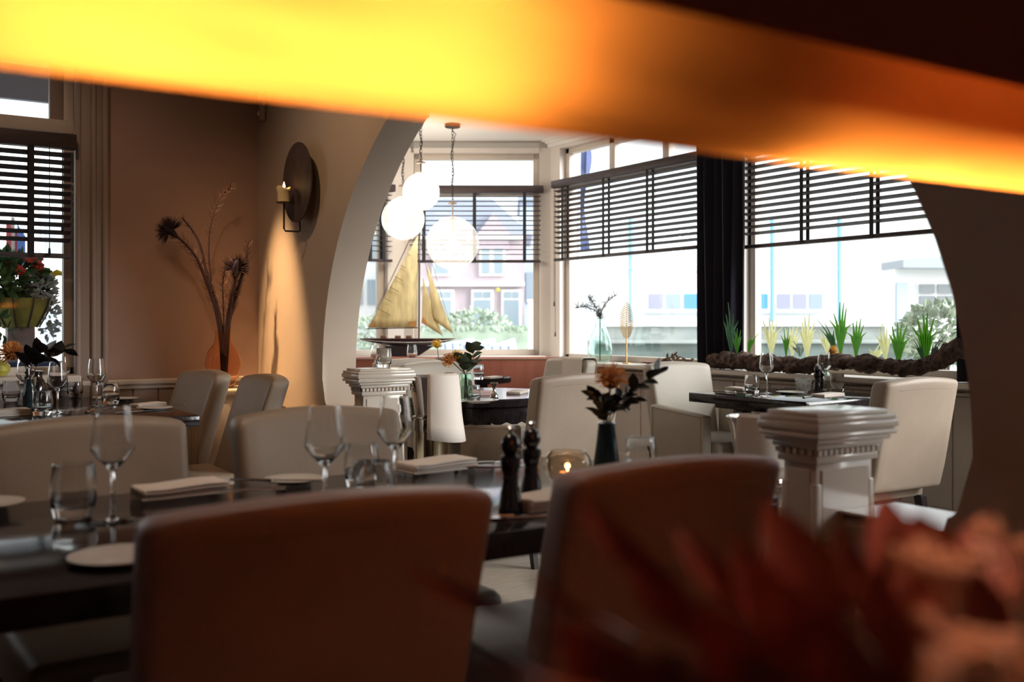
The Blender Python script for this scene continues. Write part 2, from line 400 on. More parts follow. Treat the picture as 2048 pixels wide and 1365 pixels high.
# cornice
def cornice(name, a, b, label):
    a, b = Vector(a), Vector(b); d = (b - a).normalized(); n = Vector((d.y, -d.x, 0))
    g = G()
    for w0, z0, z1 in ((.03, 2.60, 2.63), (.055, 2.63, 2.645), (.09, 2.645, 2.66)):
        g.prism([(0, 0), (1, 0), (1, 1), (0, 1)], lambda p, q, w0=w0: a + (b - a) * p[0] + n * (w0 * p[1]) + Vector((0, 0, q)), z0, z1)
    struct(name, g, 'ceiling_white', label)
cA, cB = rm(-.92, YC), rm(.32, YC)
cornice('trim_5', (3.70, YN, 0), (2.02, YN, 0), 'white cornice over the far bay wall')
cornice('trim_6', cB, cA, 'white cornice over the angled bay wall')
cornice('trim_7', (XW, -1.5, 0), (XW, 6.94, 0), 'white cornice over the big windows') if False else cornice('trim_7', (XW, 6.94, 0), (XW, -1.5, 0), 'white cornice over the big windows')
# ---------------------------------------------------------------- windows (local x along the wall, y outwards)
def window(name, label, w_, z0, z1, zt, place, muls=(), tmuls=(), inset=.0):
    t = tag(link(name, None), label, None, None, 'structure'); place(t)
    f = .05
    g = G()
    for x in (f / 2, w_ - f / 2): g.box((x, .09, (z0 + z1) / 2), (f, .06, z1 - z0), bev=.006)
    for z in (z0 + f / 2, z1 - f / 2): g.box((w_ / 2, .09, z), (w_, .06, f), bev=.006)
    part('window_frame', g, 'white_paint', t)
    g = G(); g.box((w_ / 2, .085, zt), (w_, .09, .07), bev=.008); part('transom_bar', g, 'white_paint', t)
    for x in muls:
        g = G(); g.box((x, .09, (z0 + zt) / 2), (.06, .06, zt - z0), bev=.006); part('mullion', g, 'white_paint', t)
    for x in tmuls:
        g = G(); g.box((x, .09, (z1 + zt) / 2), (.07, .06, z1 - zt), bev=.006); part('mullion', g, 'white_paint', t)
    if inset:
        g = G()
        for x in (f + inset / 2, w_ - f - inset / 2): g.box((x, .09, (z1 + zt) / 2), (inset, .05, z1 - zt), bev=.006)
        part('transom_frame', g, 'trim_taupe', t)
    for a, b in ((z0, zt), (zt, z1)):
        g = G(); g.box((w_ / 2, .10, (a + b) / 2), (w_ - .02, .006, b - a)); part('pane', g, 'pane', t, False)
    return t
def pl(o, loc, rz): o.location = loc; o.rotation_euler = (0, 0, rz)
window('window_1', 'big window above the green glass vase', W1[1] - W1[0], ZS, ZT, 2.27, lambda o: pl(o, (XW, W1[1], 0), R(-90)), tmuls=(.62, 1.25))
window('window_2', 'big window above the driftwood and ferns', W2[1] - W2[0], ZS, ZT, 2.27, lambda o: pl(o, (XW, W2[1], 0), R(-90)))
window('window_3', 'window hidden behind the arch jamb', W3[1] - W3[0], ZS, ZT, 2.27, lambda o: pl(o, (XW, W3[1], 0), R(-90)))
window('window_4', 'middle bay window behind the yacht', 1.06, .85, 2.56, 2.24, lambda o: pl(o, rm(-.83, YC), FR))
window('window_5', 'narrow bay window beside the arch', 1.2, .85, 2.56, 2.24, lambda o: pl(o, (2.4, YN, 0), 0))
window('window_6', 'left window with flowers outside', 1.725, .85, 2.62, 2.145, lambda o: pl(o, (-.85, YB, 0), 0), inset=.065)
# ---------------------------------------------------------------- venetian blinds (local x along, y towards the room is negative)
def blind(label, w_, ztop, zbot, place, tapes, pitch=.0425, tilt=14, cords=(), railh=.06):
    t = thing('venetian_blind', label, 'blind', group='dark wooden venetian blinds'); place(t)
    g = G(); g.box((w_ / 2, -.035, ztop - railh / 2), (w_ + .05, .07, railh), bev=.006); part('head_rail', g, 'blind_wood', t)
    g = G(); g.box((0, 0, 0), (w_, .05, .0035)); sm = g.mesh('slat', 'blind_wood', False)
    z = ztop - railh - .03; n = int((z - zbot - .02) / pitch)
    for i in range(n):
        o = link('slat', sm, t, (w_ / 2, -.035, z - i * pitch)); o.rotation_euler = (R(-tilt), 0, 0)
    g = G(); g.box((w_ / 2, -.035, zbot + .011), (w_, .052, .022), bev=.004); part('bottom_rail', g, 'blind_wood', t)
    for x in tapes:
        for y in (-.063, -.007):
            g = G(); g.box((x, y, (ztop - railh + zbot) / 2), (.026, .002, ztop - railh - zbot)); part('ladder_tape', g, 'blind_tape', t, False)
    for x, zl in cords:
        g = G(); g.tube([(x, -.078, ztop - railh), (x, -.078, zl)], .0022, 5); g.lathe([(0, 0), (.007, .004), (.005, .04), (0, .045)], (x, -.078, zl - .04), 8)
        part('pull_cord', g, 'blind_tape', t)
    return t
def tpx(px, xw, y1): return y1 - hx(px, 500, xw).y
bx = XW - .01
y1 = hx(1111, 500, bx - .04).y; y0 = hx(1396, 500, bx - .04).y
blind('brown venetian blind above the green vase and gold leaf', y1 - y0, 2.30, 1.635, lambda o: pl(o, (bx, y1, 0), R(-90)),
      [y1 - hx(p, 500, bx - .04).y for p in (1129, 1211, 1299)], cords=((.035, 1.30), (.05, 1.05)))
y1b = hx(1487, 500, bx - .04).y; y0b = 3.10
blind('brown venetian blind above the driftwood log', y1b - y0b, 2.30, 1.605, lambda o: pl(o, (bx, y1b, 0), R(-90)),
      [y1b - hx(p, 500, bx - .04).y for p in (1492, 1608, 1748)])
blind('brown venetian blind over the middle bay window', 1.10, 2.275, 1.63, lambda o: pl(o, rm(-.86, YC - .01), FR), [.12, .545, .965], tilt=1, pitch=.0405)
blind('brown venetian blind half hidden by the arch edge', 1.18, 2.275, 1.63, lambda o: pl(o, (2.44, YN - .01, 0), 0), [.12, .55, .98, 1.10], tilt=2)
blind('dark venetian blind over the left flower window', 1.72, 2.085, 1.455, lambda o: pl(o, (-.88, YB - .035, 0), 0), [.10, .62, 1.14, 1.535], pitch=.0395, tilt=18, cords=((1.615, 1.50), (1.675, 1.62)), railh=.075)
# ---------------------------------------------------------------- curtains
def curtain(label, y_a, y_b, z0, z1, x, folds):
    g = G(); n = folds * 8
    rows = []
    for zi in range(13):
        z = z0 + (z1 - z0) * zi / 12; row = []
        pinch = 1 - .12 * (1 - zi / 12) ** 2
        for i in range(n + 1):
            u = i / n
            yy = (y_a + y_b) / 2 + (u - .5) * (y_b - y_a) * pinch
            row.append(g.b.verts.new((x + .032 * math.sin(u * folds * 2 * math.pi) + .008 * math.sin(u * 17 + z * 2), yy, z)))
        rows.append(row)
    for A, B in zip(rows, rows[1:]):
        for i in range(n): g.b.faces.new((A[i], A[i + 1], B[i + 1], B[i]))
    me = g.mesh('curtain', 'velvet_navy')
    o = tag(link('curtain', me), label, 'curtain', 'navy curtains at the bay windows')
    s = o.modifiers.new('thick', 'SOLIDIFY'); s.thickness = .006
    return o
xc = 4.665
curtain('dark navy curtain hanging between the two big windows', hx(1487, 600, xc).y, hx(1394, 600, xc).y, .828, 2.6, xc, 5)
curtain('dark navy curtain edge beside the right arch jamb', 2.80, 3.10, .828, 2.6, xc, 4)
# ---------------------------------------------------------------- outdoors
GZ = -.30
g = G(); g.prism([(-60, 5.8), (-60, 90), (90, 90), (90, -60), (5.0, -60), (5.0, 5.8)], lambda p, d: (p[0], p[1], d), GZ - .2, GZ)
struct('ground', g, 'out_ground', 'pale paved street and terrace outside', False)
def facing(name, label, cat, Y, group=None): return thing(name, label, cat, rm(0, Y), FR, group)
def P(px, py, Y): return ((px - 1024) / F * Y, EYE - (py - HOR) / F * Y)      # local X,Z on a facade at distance Y
def fbox(g, a, b, Y, y0, y1):
    (xa, za), (xb, zb) = P(*a, Y), P(*b, Y)
    return g.box(((xa + xb) / 2, (y0 + y1) / 2, (za + zb) / 2), (abs(xb - xa), abs(y1 - y0), abs(za - zb)))
# brick house
Yh = 36.0
t = facing('brick_house', 'pale pink brick house seen through the middle bay window', 'house', Yh)
g = G(); fbox(g, (800, 470), (1049, 790), Yh, 0, 6); part('wall', g, 'out_brick', t, False)
g = G()
X0, Z0 = P(800, 470, Yh); X1, _ = P(1049, 470, Yh); _, Z1 = P(0, 395, Yh)
g.prism([(X0 - .3, Z0), (X1 + .3, Z0), (X1 - 1.2, Z1), (X0 + 1.2, Z1)], lambda p, d: (p[0], d, p[1]), .3, 5.7); part('roof', g, 'out_roof', t, False)
g = G()
xa, za = P(955, 500, Yh); xb, _ = P(1018, 500, Yh); _, zp = P(0, 452, Yh)
g.prism([(xa, za), (xb, za), (xb, zp - .3), ((xa + xb) / 2, zp + .45), (xa, zp - .3)], lambda p, d: (p[0], d, p[1]), -.15, 3); part('gable', g, 'out_brick', t, False)
for z_ in (476, 569):
    g = G(); fbox(g, (800, z_ - 4), (1049, z_ + 4), Yh, -.25, 0); part('cornice', g, 'out_white', t, False)
g = G(); fbox(g, (976, 428), (992, 460), Yh, 1, 1.4); fbox(g, (981, 408), (987, 430), Yh, 1.1, 1.3); part('turret', g, 'out_roof', t, False)
for (a, b, c, d) in ((946, 584, 984, 652), (1006, 584, 1040, 652), (962, 497, 982, 548), (987, 497, 1008, 548), (868, 584, 905, 652), (868, 497, 900, 548)):
    g = G(); fbox(g, (a - 3, b - 4), (c + 3, d + 4), Yh, -.12, 0); f = part('window', g, 'out_white', t, False)
    g = G(); zm = b + (d - b) * .18
    fbox(g, (a + 2, b), ((a + c) / 2 - 1.5, zm), Yh, -.16, -.1); fbox(g, ((a + c) / 2 + 1.5, b), (c - 2, zm), Yh, -.16, -.1)
    fbox(g, (a + 2, zm + 4), (c - 2, d), Yh, -.16, -.1); part('pane', g, 'out_pane', f, False)
g = G(); X, Z = P(996, 581, Yh); g.sphere((X, -.4, Z), .07, 10, 6); part('wall_lamp', g, 'out_yellow', t)
t2 = facing('pale_house', 'pale blue-grey house beside the brick house', 'house', 44)
g = G(); fbox(g, (1040, 400), (1100, 790), 44, 0, 6); part('wall', g, 'out_pale', t2, False)
g = G(); fbox(g, (1052, 545), (1090, 605), 44, -.1, 0); part('window', g, 'out_pane', t2, False)
g = G(); fbox(g, (1036, 392), (1104, 402), 44, -.3, 6.2); part('roof', g, 'out_roof', t2, False)
t2 = facing('terraced_house', 'white house with grey windows left of the brick house', 'house', 40)
g = G(); fbox(g, (690, 440), (792, 790), 40, 0, 6); part('wall', g, 'out_white', t2, False)
for (a, b, c, d) in ((735, 560, 760, 610), (765, 470, 785, 520), (735, 470, 757, 520), (700, 560, 725, 610)):
    g = G(); fbox(g, (a, b), (c, d), 40, -.1, 0); part('window', g, 'out_pane', t2, False)
g = G(); fbox(g, (686, 428), (796, 442), 40, -.3, 6.2); part('roof', g, 'out_roof', t2, False)
# bushes
def leaf_ball(g, c, r3, n, size, seed, up=.2):
    rnd = random.Random(seed)
    for _ in range(n):
        d = Vector((rnd.gauss(0, 1), rnd.gauss(0, 1), rnd.gauss(0, 1))).normalized(); q = rnd.uniform(.55, 1) ** .5
        p = Vector(c) + Vector((d.x * r3[0], d.y * r3[1], d.z * r3[2])) * q
        s1 = Vector((rnd.gauss(0, 1), rnd.gauss(0, 1), rnd.gauss(0, 1))).normalized(); dd = (d + s1 * .8 + Vector((0, 0, up))).normalized()
        sd = dd.cross(s1).normalized(); L = size * rnd.uniform(.7, 1.3)
        g.blade([p, p + dd * L * .5, p + dd * L], [L * .12, L * .3, L * .03], sd)
def bush(label, px, py, Y, r3, m, n, size, seed, cat='bush', name='garden_bush'):
    t = thing(name, label, cat, at(px, py, Y))
    g = G(); leaf_ball(g, (0, 0, 0), r3, n, size, seed); part('foliage', g, m, t, False, norm=False)
    b = at(px, py, Y).z
    g = G(); g.tube([(0, 0, GZ - b), (0, 0, -r3[2] * .2)], .04, 6); part('trunk', g, 'stem_brown', t)
    return t
bush('rounded pale green bush in front of the brick house', 948, 662, 24, (.95, .8, .5), 'out_hedge', 1300, .11, 3)
bush('rounded pale bush seen under the yacht sail', 745, 668, 24, (.7, .7, .4), 'out_hedge', 800, .1, 4)
bush('tall grey-green shrub beside the right arch jamb', 1888, 668, 7.4, (.30, .32, .22), 'out_hedge', 900, .07, 5)
# garden walls
t = facing('garden_wall', 'low grey stone garden wall beyond the big windows', 'garden wall', 26)
g = G(); fbox(g, (1215, 652), (1800, 756), 26, 0, .5); part('wall', g, 'out_wall', t, False)
g = G(); fbox(g, (1210, 645), (1805, 653), 26, -.1, .6); part('coping', g, 'out_white', t, False)
t = facing('canal_edge', 'dark green quay edge below the garden wall', 'quay', 19)
g = G(); fbox(g, (1180, 686), (1850, 796), 19, 0, .6); part('wall', g, 'out_wall_dark', t, False)
g = G(); fbox(g, (1180, 682), (1850, 687), 19, -.1, .7); part('coping', g, 'out_wall', t, False)
t = facing('hedge_wall', 'pale low hedge running below the brick house', 'hedge', 21)
g = G(); fbox(g, (840, 662), (1062, 782), 21, 0, .8)
for i in range(700):
    v = Vector((random.uniform(*sorted((P(840, 0, 21)[0], P(1062, 0, 21)[0]))), random.uniform(-.05, .8), P(0, 662, 21)[1] + random.uniform(-.05, .03)))
    dd = Vector((random.gauss(0, .5), random.gauss(0, .5), 1)).normalized(); g.blade([v, v + dd * .06, v + dd * .11], [.015, .03, .006], dd.cross(Vector((0, 1, 0))))
part('foliage', g, 'out_hedge', t, False, norm=False)
# low white building with a ribbon of windows
Yb = 34.0
t = facing('low_white_building', 'long low white building with a ribbon of square windows', 'building', Yb)
g = G(); fbox(g, (1200, 540), (1745, 770), Yb, 0, 1); part('wall', g, 'out_white', t, False)
g = G(); fbox(g, (1195, 534), (1750, 541), Yb, -.2, 1.1); part('roof', g, 'out_white', t, False)
cols = ['out_pane_violet', 'out_pane', 'out_pane_blue', 'out_pane_blue', 'out_pane_violet', 'out_pane_violet', 'out_pane', 'out_pane_blue']
for i, (a, c) in enumerate(((1297, 1326), (1332, 1361), (1367, 1396), (1508, 1534), (1553, 1579), (1585, 1611), (1617, 1643), (1440, 1480))):
    g = G(); fbox(g, (a - 3, 585), (c + 3, 622), Yb, -.10, 0); f = part('window', g, 'out_white', t, False)
    g = G(); fbox(g, (a, 588), (c, 618), Yb, -.14, -.08); part('pane', g, cols[i], f, False)
g = G(); fbox(g, (1290, 622), (1650, 627), Yb, -.25, 0); part('ledge', g, 'out_pale', t, False)
# building with grey roof and pane grid
Yg = 22.0
t = facing('grey_roofed_building', 'white building with grey flat roof and gridded window', 'building', Yg)
g = G(); fbox(g, (1790, 536), (2080, 790), Yg, 0, .6); part('wall', g, 'out_white', t, False)
g = G()
(a0, b0), (a1, b1), (a2, b2) = P(1789, 522, Yg), P(2090, 494, Yg), P(2090, 540, Yg)
g.prism([(a0, b0), (a1, b1), (a2, b2), (a0, P(0, 538, Yg)[1])], lambda p, d: (p[0], d, p[1]), -.5, .8); part('roof', g, 'out_roof_grey', t, False)
for k, (a, b, c, d) in enumerate([(1836 + 36 * i, 569 + 23 * j, 1866 + 36 * i, 587 + 23 * j) for i in range(3) for j in range(3)]):
    g = G(); fbox(g, (a - 3, b - 2), (c + 3, d + 2), Yg, -.06, 0); f = part('window', g, 'out_white', t, False)
    g = G(); fbox(g, (a, b), (c, d), Yg, -.1, -.05); part('pane', g, 'out_pane_dark', f, False)
g = G(); fbox(g, (1790, 566), (1812, 790), Yg, -.12, 0); part('pilaster', g, 'out_pale', t, False)
# blue poles
for px, y0_, lab in ((1262, 440, 'light blue pole standing beyond the first big window'), (1545, 440, 'light blue pole beyond the driftwood, left of the pair'), (1679, 440, 'light blue pole beyond the driftwood, right of the pair')):
    X, Z = P(px, y0_, 30)
    t = thing('blue_pole', lab, 'pole', rm(X, 30), FR, 'light blue poles across the street')
    g = G(); g.lathe([(.075, GZ), (.075, Z - .3), (.08, Z - .28), (.08, Z)], n=10); part('shaft', g, 'out_pole', t)
    g = G(); g.lathe([(0, GZ), (.15, GZ), (.15, GZ + .12), (.06, GZ + .16)], n=10); part('base', g, 'out_pole', t)
    g = G(); g.sphere((0, 0, Z + .04), .07, 8, 6); part('cap', g, 'out_pole', t)
# terrace chairs and post
for i, (px, ang) in enumerate(((1022, 16), (978, 12), (934, 8))):
    p = at(px, 0, 11.0 + .55 * i); p.z = GZ
    t = thing('terrace_chair', ['pale blue terrace chair tilted, nearest the white post', 'pale blue terrace chair, middle of the tilted row', 'pale blue terrace chair, leftmost of the tilted row'][i], 'terrace chair', p, FR + R(25), 'tilted chairs on the terrace')
    g = G(); g.box((0, .22, .93), (.46, .03, .55), Matrix.Rotation(R(-ang), 4, 'Y'), .01)
    for k in range(4): g.box((-.15 + .1 * k, .20, .93), (.04, .03, .5), Matrix.Rotation(R(-ang), 4, 'Y'))
    part('backrest', g, 'out_chair', t)
    g = G(); g.box((0, 0, .62), (.46, .46, .04), bev=.01); part('seat', g, 'out_chair', t)
    for sx in (-.2, .2):
        for sy in (-.2, .2):
            g = G(); g.box((sx, sy, .3), (.035, .035, .62)); part('leg', g, 'out_chair', t)
t = thing('terrace_post', 'square white post standing outside the middle bay window', 'post', at(1066, 0, 10.5).xy.to_3d() + Vector((0, 0, GZ)), FR)
g = G(); g.box((0, 0, .82), (.105, .105, 1.64)); part('shaft', g, 'out_white', t); g = G(); g.box((0, 0, 1.655), (.13, .13, .03), bev=.005); part('cap', g, 'out_white', t)
# left window: planter on timber post
pp = hy(40, 640, 6.75); pp.z = GZ
t = thing('planter_post', 'weathered timber post carrying the mossy flower basket', 'post', pp, 0)
zt = hy(40, 655, 6.75).z
g = G(); g.box((0, 0, (zt - GZ) / 2), (.15, .15, zt - GZ), bev=.006); part('shaft', g, 'out_timber', t); g = G(); g.box((0, 0, .03), (.26, .26, .06), bev=.01); part('base', g, 'out_timber', t)
zr = hy(40, 597, 6.75).z
bk = thing('flower_basket', 'mossy hanging-style basket of red and green flowers outside', 'flower basket', (pp.x, pp.y, zt), 0)
hgt = zr - zt
g = G(); g.lathe([(0, 0), (.10, 0), (.13, hgt * .3), (.165, hgt * .7), (.175, hgt), (.15, hgt), (0, hgt * .8)], n=18); part('moss_liner', g, 'out_moss', bk)
for k in range(10):
    a = 2 * math.pi * k / 10; g = G()
    g.tube([((r + .006) * math.cos(a), (r + .006) * math.sin(a), z) for r, z in ((.10, .0), (.13, hgt * .3), (.165, hgt * .7), (.178, hgt))], .005, 5); part('rib', g, 'out_basket', bk)
g = G(); leaf_ball(g, (-.08, 0, hgt + .12), (.22, .16, .14), 420, .07, 8); leaf_ball(g, (-.14, 0, hgt * .4), (.12, .16, .22), 160, .06, 9); part('foliage', g, 'out_leaf2', bk, False, norm=False)
g = G(); leaf_ball(g, (-.12, -.06, hgt + .08), (.15, .12, .10), 200, .06, 10); part('foliage', g, 'out_leaf', bk, False, norm=False)
g = G(); leaf_ball(g, (.10, -.06, hgt + .07), (.09, .10, .08), 400, .035, 11); leaf_ball(g, (.16, 0, hgt * .4), (.05, .08, .14), 120, .04, 12); part('foliage', g, 'out_leaf_silver', bk, False, norm=False)
rnd = random.Random(5)
for k in range(13):
    c = Vector((rnd.uniform(-.25, .12), rnd.uniform(-.16, .05), hgt + rnd.uniform(.15, .27)))
    g = G()
    for q in range(14):
        d = Vector((rnd.gauss(0, 1), rnd.gauss(0, 1), rnd.gauss(0, 1))).normalized(); g.sphere(c + d * .024, .014, 6, 4)
    part('flower_head', g, 'out_red', bk)
g = G(); g.tube([(.12, -.05, hgt + .12), (.2, -.06, hgt + .16), (.27, -.06, hgt + .145)], [.012, .022, .004], 6); part('yellow_bloom', g, 'out_yellow', bk)
t = thing('flag', 'small red and blue flag seen through the left blind', 'flag', hy(26, 505, 9.0).xy.to_3d() + Vector((0, 0, GZ)), 0)
z1f = hy(26, 435, 9).z - GZ
g = G(); g.tube([(0, 0, 0), (0, 0, z1f)], .015, 6); part('pole', g, 'out_timber', t)
g = G(); g.prism([(0, z1f - .02), (.08, z1f - .12), (.10, z1f - .42), (0, z1f - .36)], lambda p, d: (p[0] - .05, d, p[1]), -.006, .006); part('red_cloth', g, 'flag_red', t, False)
g = G(); g.prism([(.0, z1f - .05), (.06, z1f - .15), (.06, z1f - .40), (0, z1f - .36)], lambda p, d: (p[0] + .03, d - .01, p[1]), -.006, .006); part('blue_cloth', g, 'flag_blue', t, False)
t = thing('street_facade', 'washed-out white shop facade beyond the left window', 'building', (-1.2, 22, GZ), 0)
g = G(); g.box((0, 2, 2.6), (16, 4, 5.2)); part('wall', g, 'out_white', t, False)
for i in range(7):
    for z in (1.3, 3.2):
        g = G(); g.box((-5 + i * 1.9, -.03, z), (1.0, .08, .9)); f = part('window', g, 'out_pale', t, False)
        g = G(); g.box((-5 + i * 1.9, -.06, z), (.84, .06, .74)); part('pane', g, 'out_pane', f, False)
g = G(); g.box((0, 2, 5.3), (16.4, 4.4, .25)); part('roof', g, 'out_roof_grey', t, False)
t = thing('canopy', 'grey terrace canopy above the left window', 'canopy', (.2, 7.0, 0), 0)
g = G(); g.box((0, 0, 2.785), (3.6, 2.3, .05)); part('roof_panel', g, 'out_white', t, False)
g = G(); g.box((0, .02, 2.65), (3.6, .05, .22)); part('fascia', g, 'out_canopy', t, False)
for x in (-1.75, 1.75):
    g = G(); g.box((x, 1.1, (2.84 + GZ) / 2), (.08, .08, 2.84 - GZ)); part('post', g, 'out_canopy', t, False)
t = thing('blue_bench', 'dark blue bench standing outside the left window', 'bench', (.55, 6.35, GZ), 0)
g = G(); g.box((0, .1, .95), (1.3, .05, .5), bev=.02); part('backrest', g, 'out_navy', t); g = G(); g.box((0, -.1, .68), (1.3, .4, .06), bev=.02); part('seat', g, 'out_navy', t)
for x in (-.6, .6):
    g = G(); g.box((x, 0, .35), (.06, .4, .7)); part('leg', g, 'out_navy', t)

fq = hx(1160, 500, 5.45); Yq_ = fq.xy.dot(Vector((SY, CY)))
t = thing('hanging_flag', 'dark wavy flag hanging outside the first big window', 'flag', (fq.x, fq.y, GZ), FR)
fx = lambda px, py: ((px - 1160) / F * Yq_, EYE - (py - HOR) / F * Yq_ - GZ)
edge = [fx(1174 + 10 * math.sin((y - 268) / 30.0) * (1 if y < 360 else .55), y) for y in range(268, 505, 8)]
g = G(); g.prism([fx(1162, 268)] + edge + [fx(1160, 500)], lambda p, q: (p[0], q + .03 * math.sin(p[1] * 9), p[1]), -.004, .004); part('cloth', g, 'out_navy', t, False)
g = G(); g.tube([(-.01, 0, 0), (-.01, 0, fx(0, 250)[1])], .014, 8); part('pole', g, 'out_white', t)
# ================================================================ pillars of the arch
def pillar(label, y0, flip):
    """shaft .19 deep (x) and ~.10 wide (y), on both sides of the passage"""
    t = thing('pillar', label, 'pillar', (1.855, y0, 0), 0, 'carved cream pillars of the arch')
    sx, sy = .19, .095
    g = G(); g.box((0, 0, .41), (sx, sy, .82), bev=.004); 
    for x in (-1, 1):
        for y in (-1, 1): g.box((x * (sx / 2 - .006), y * (sy / 2 - .006), .40), (.02, .02, .74), bev=.004)
    part('shaft', g, 'gloss_paint', t)
    for fx, dx, dy in ((0, .188, .003), (1, .003, .093)):
        for s in (-1, 1):
            for za, zb in ((.655, .80), (.43, .60), (.05, .40)):
                g = G(); g.box(((s * (sx / 2 + .0015)) if fx else 0, 0 if fx else s * (sy / 2 + .0015), (za + zb) / 2), (.004 if fx else sx - .03, sy - .03 if fx else .004, zb - za), bev=.0015, seg=1); part('panel', g, 'gloss_paint', t, False)
    g = G(); g.box((0, 0, .645), (sx + .008, sy + .008, .006)); g.box((0, 0, .607), (sx + .010, sy + .010, .008)); part('band', g, 'gloss_paint', t, False)
    g = G(); g.sphere((0, 0, 0), .0045, 6, 4); bm_ = g.mesh('bead', 'gloss_paint')
    for i in range(10):
        for s in (-1, 1): link('bead', bm_, t, (-sx / 2 + .012 + i * (sx - .024) / 9, s * (sy / 2 + .001), .628))
    for i in range(5):
        for s in (-1, 1): link('bead', bm_, t, (s * (sx / 2 + .001), -sy / 2 + .012 + i * (sy - .024) / 4, .628))
    g = G(); g.tube([(-sx / 2 - .003, .028 * math.cos(R(a)), .47 + .028 * math.sin(R(a)) - .03) for a in range(0, 361, 20)], .002, 5, False); part('medallion', g, 'gloss_paint', t)
    # cap: stepped mouldings
    g = G()
    for i, (e, za, zb) in enumerate(((.010, .815, .832), (.018, .848, .862), (.030, .862, .874), (.040, .874, .884), (.042, .890, .908), (.038, .908, .920), (.026, .920, .930))):
        g.box((0, 0, (za + zb) / 2), (sx + 2 * e, sy + 2 * e, zb - za), bev=.003, seg=2)
    g.box((0, 0, .885), (sx + .07, sy + .07, .014)); g.box((0, 0, .838), (sx + .012, sy + .012, .03))
    part('cap', g, 'gloss_paint', t)
    g = G(); g.box((0, 0, 0), (.011, .011, .013)); dm = g.mesh('dentil', 'gloss_paint', False)
    for i in range(12):
        for s in (-1, 1): link('dentil', dm, t, (-sx / 2 - .004 + i * (sx + .008) / 11, s * (sy / 2 + .010), .840))
    for i in range(5):
        for s in (-1, 1): link('dentil', dm, t, (s * (sx / 2 + .010), -sy / 2 + .006 + i * (sy - .012) / 4, .840))
    g = G(); g.box((0, 0, .05), (sx + .03, sy + .03, .10), bev=.006); part('base', g, 'gloss_paint', t)
    return t
pillar('carved cream pillar with dentil cap, nearest the right arch jamb', 1.556, 1)
pillar('carved cream pillar with dentil cap, at the left arch jamb', 3.998, -1)
# ================================================================ chairs
def chair_proto(key, arms, m, w_=.48, lean=.25):
    P_ = []
    g = G(); g.box((0, 0, 0), (w_, .10, .50), bev=.024, seg=3)
    g.cuts(0, [w_ * (i / 8 - .5) for i in range(1, 8)]); g.cuts(2, [-.15, -.05, .05, .15, .21])
    def wf(c):
        z = c.z + .645; u = c.x / (w_ / 2)
        top = max(0, (z - .72) / .17)
        zz = z - .018 * u * u * top
        yy = -.225 + c.y * (1 - .12 * max(0, (z - .6) / .3)) - lean * max(0, z - .42) + .030 * u * u * -1 * -1 * max(0, (z - .5) / .4) - .012
        return (c.x * (1 - .03 * (1 - max(0, (z - .4) / .5))), yy, zz)
    g.warp(wf); back = g.mesh('backrest', m)
    # piping along the rear top and rear sides
    pts = []
    yb_ = lambda z, u: -.225 - .05 * (1 - .12 * max(0, (z - .6) / .3)) - lean * max(0, z - .42) + .030 * u * u * max(0, (z - .5) / .4) - .012
    hw = w_ / 2 - .02
    for z in (.43, .55, .7, .8, .858): pts.append((-hw * (1 - .03 * (1 - (z - .4) / .5)), yb_(z, -.92) + .004, z))
    for i in range(1, 8):
        u = -.9 + 1.8 * i / 8; pts.append((u * w_ / 2, yb_(.85, u) + .002, .85 - .018 * u * u * .8))
    for z in (.858, .8, .7, .55, .43): pts.append((hw * (1 - .03 * (1 - (z - .4) / .5)), yb_(z, .92) + .004, z))
    g = G(); g.tube(pts, .0032, 5); pip = g.mesh('piping', 'seam')
    P_.append(('backrest', back, [('piping', pip)]))
    g = G(); g.box((0, .03, .425), (w_ - .02, .47, .115), bev=.028, seg=3); P_.append(('seat', g.mesh('seat', m), []))
    g = G(); g.box((0, .02, .362), (w_ - .05, .43, .03)); P_.append(('seat_frame', g.mesh('seat_frame', m, False), []))
    for sx in (-1, 1):
        for sy in (-1, 1):
            g = G(); g.box((0, 0, .175), (.042, .042, .35), bev=.003, seg=1)
            g.warp(lambda c, sx=sx, sy=sy: (c.x * (.65 + .35 * c.z / .35) + sx * (w_ / 2 - .05), c.y * (.65 + .35 * c.z / .35) + (.21 if sy > 0 else -.20 - .06 * (1 - c.z / .35)), c.z))
            P_.append(('leg', g.mesh('leg', 'wood_leg', False), []))
    if arms:
        for sx in (-1, 1):
            g = G(); g.box((0, 0, 0), (.072, .44, .30), bev=.016, seg=3)
            g.warp(lambda c, sx=sx: (c.x + sx * (w_ / 2 + .028), c.y + .0, c.z + .51 - .035 * max(0, (c.y + .1) / .3) * (c.z > 0)))
            am = g.mesh('armrest', m)
            g = G(); x = sx * (w_ / 2 + .064)
            g.tube([(x, -.19, .375), (x, -.19, .645), (x, .205, .615), (x, .205, .375)], .0025, 5); P_.append(('armrest', am, [('piping', g.mesh('piping', 'seam'))]))
    PROTO[key] = P_
chair_proto('chair', False, 'leather_cream'); chair_proto('armchair', True, 'leather_cream')
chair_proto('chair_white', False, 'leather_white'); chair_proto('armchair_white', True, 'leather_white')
chair_proto('chair_lamplit', False, 'leather_lamplit', .505, .36); chair_proto('chair_lamplit_slim', False, 'leather_lamplit', .455, .36); chair_proto('chair_lean', False, 'leather_cream', .45, .36); chair_proto('armchair_lean', True, 'leather_cream', lean=.36)
def chair(key, label, x, y, deg, group): return inst(key, 'armchair' if key.startswith('arm') else 'dining_chair', label, 'chair', (x, y, 0), R(deg), group)
GN = 'chairs at the near dark table'
chair('chair_lamplit', 'blurred leather chair seen from behind at the left frame edge', -.150, 1.70, 2, GN)
chair('chair_lamplit', 'blurred leather chair seen from behind, in the lower left', .555, 1.70, -3, GN)
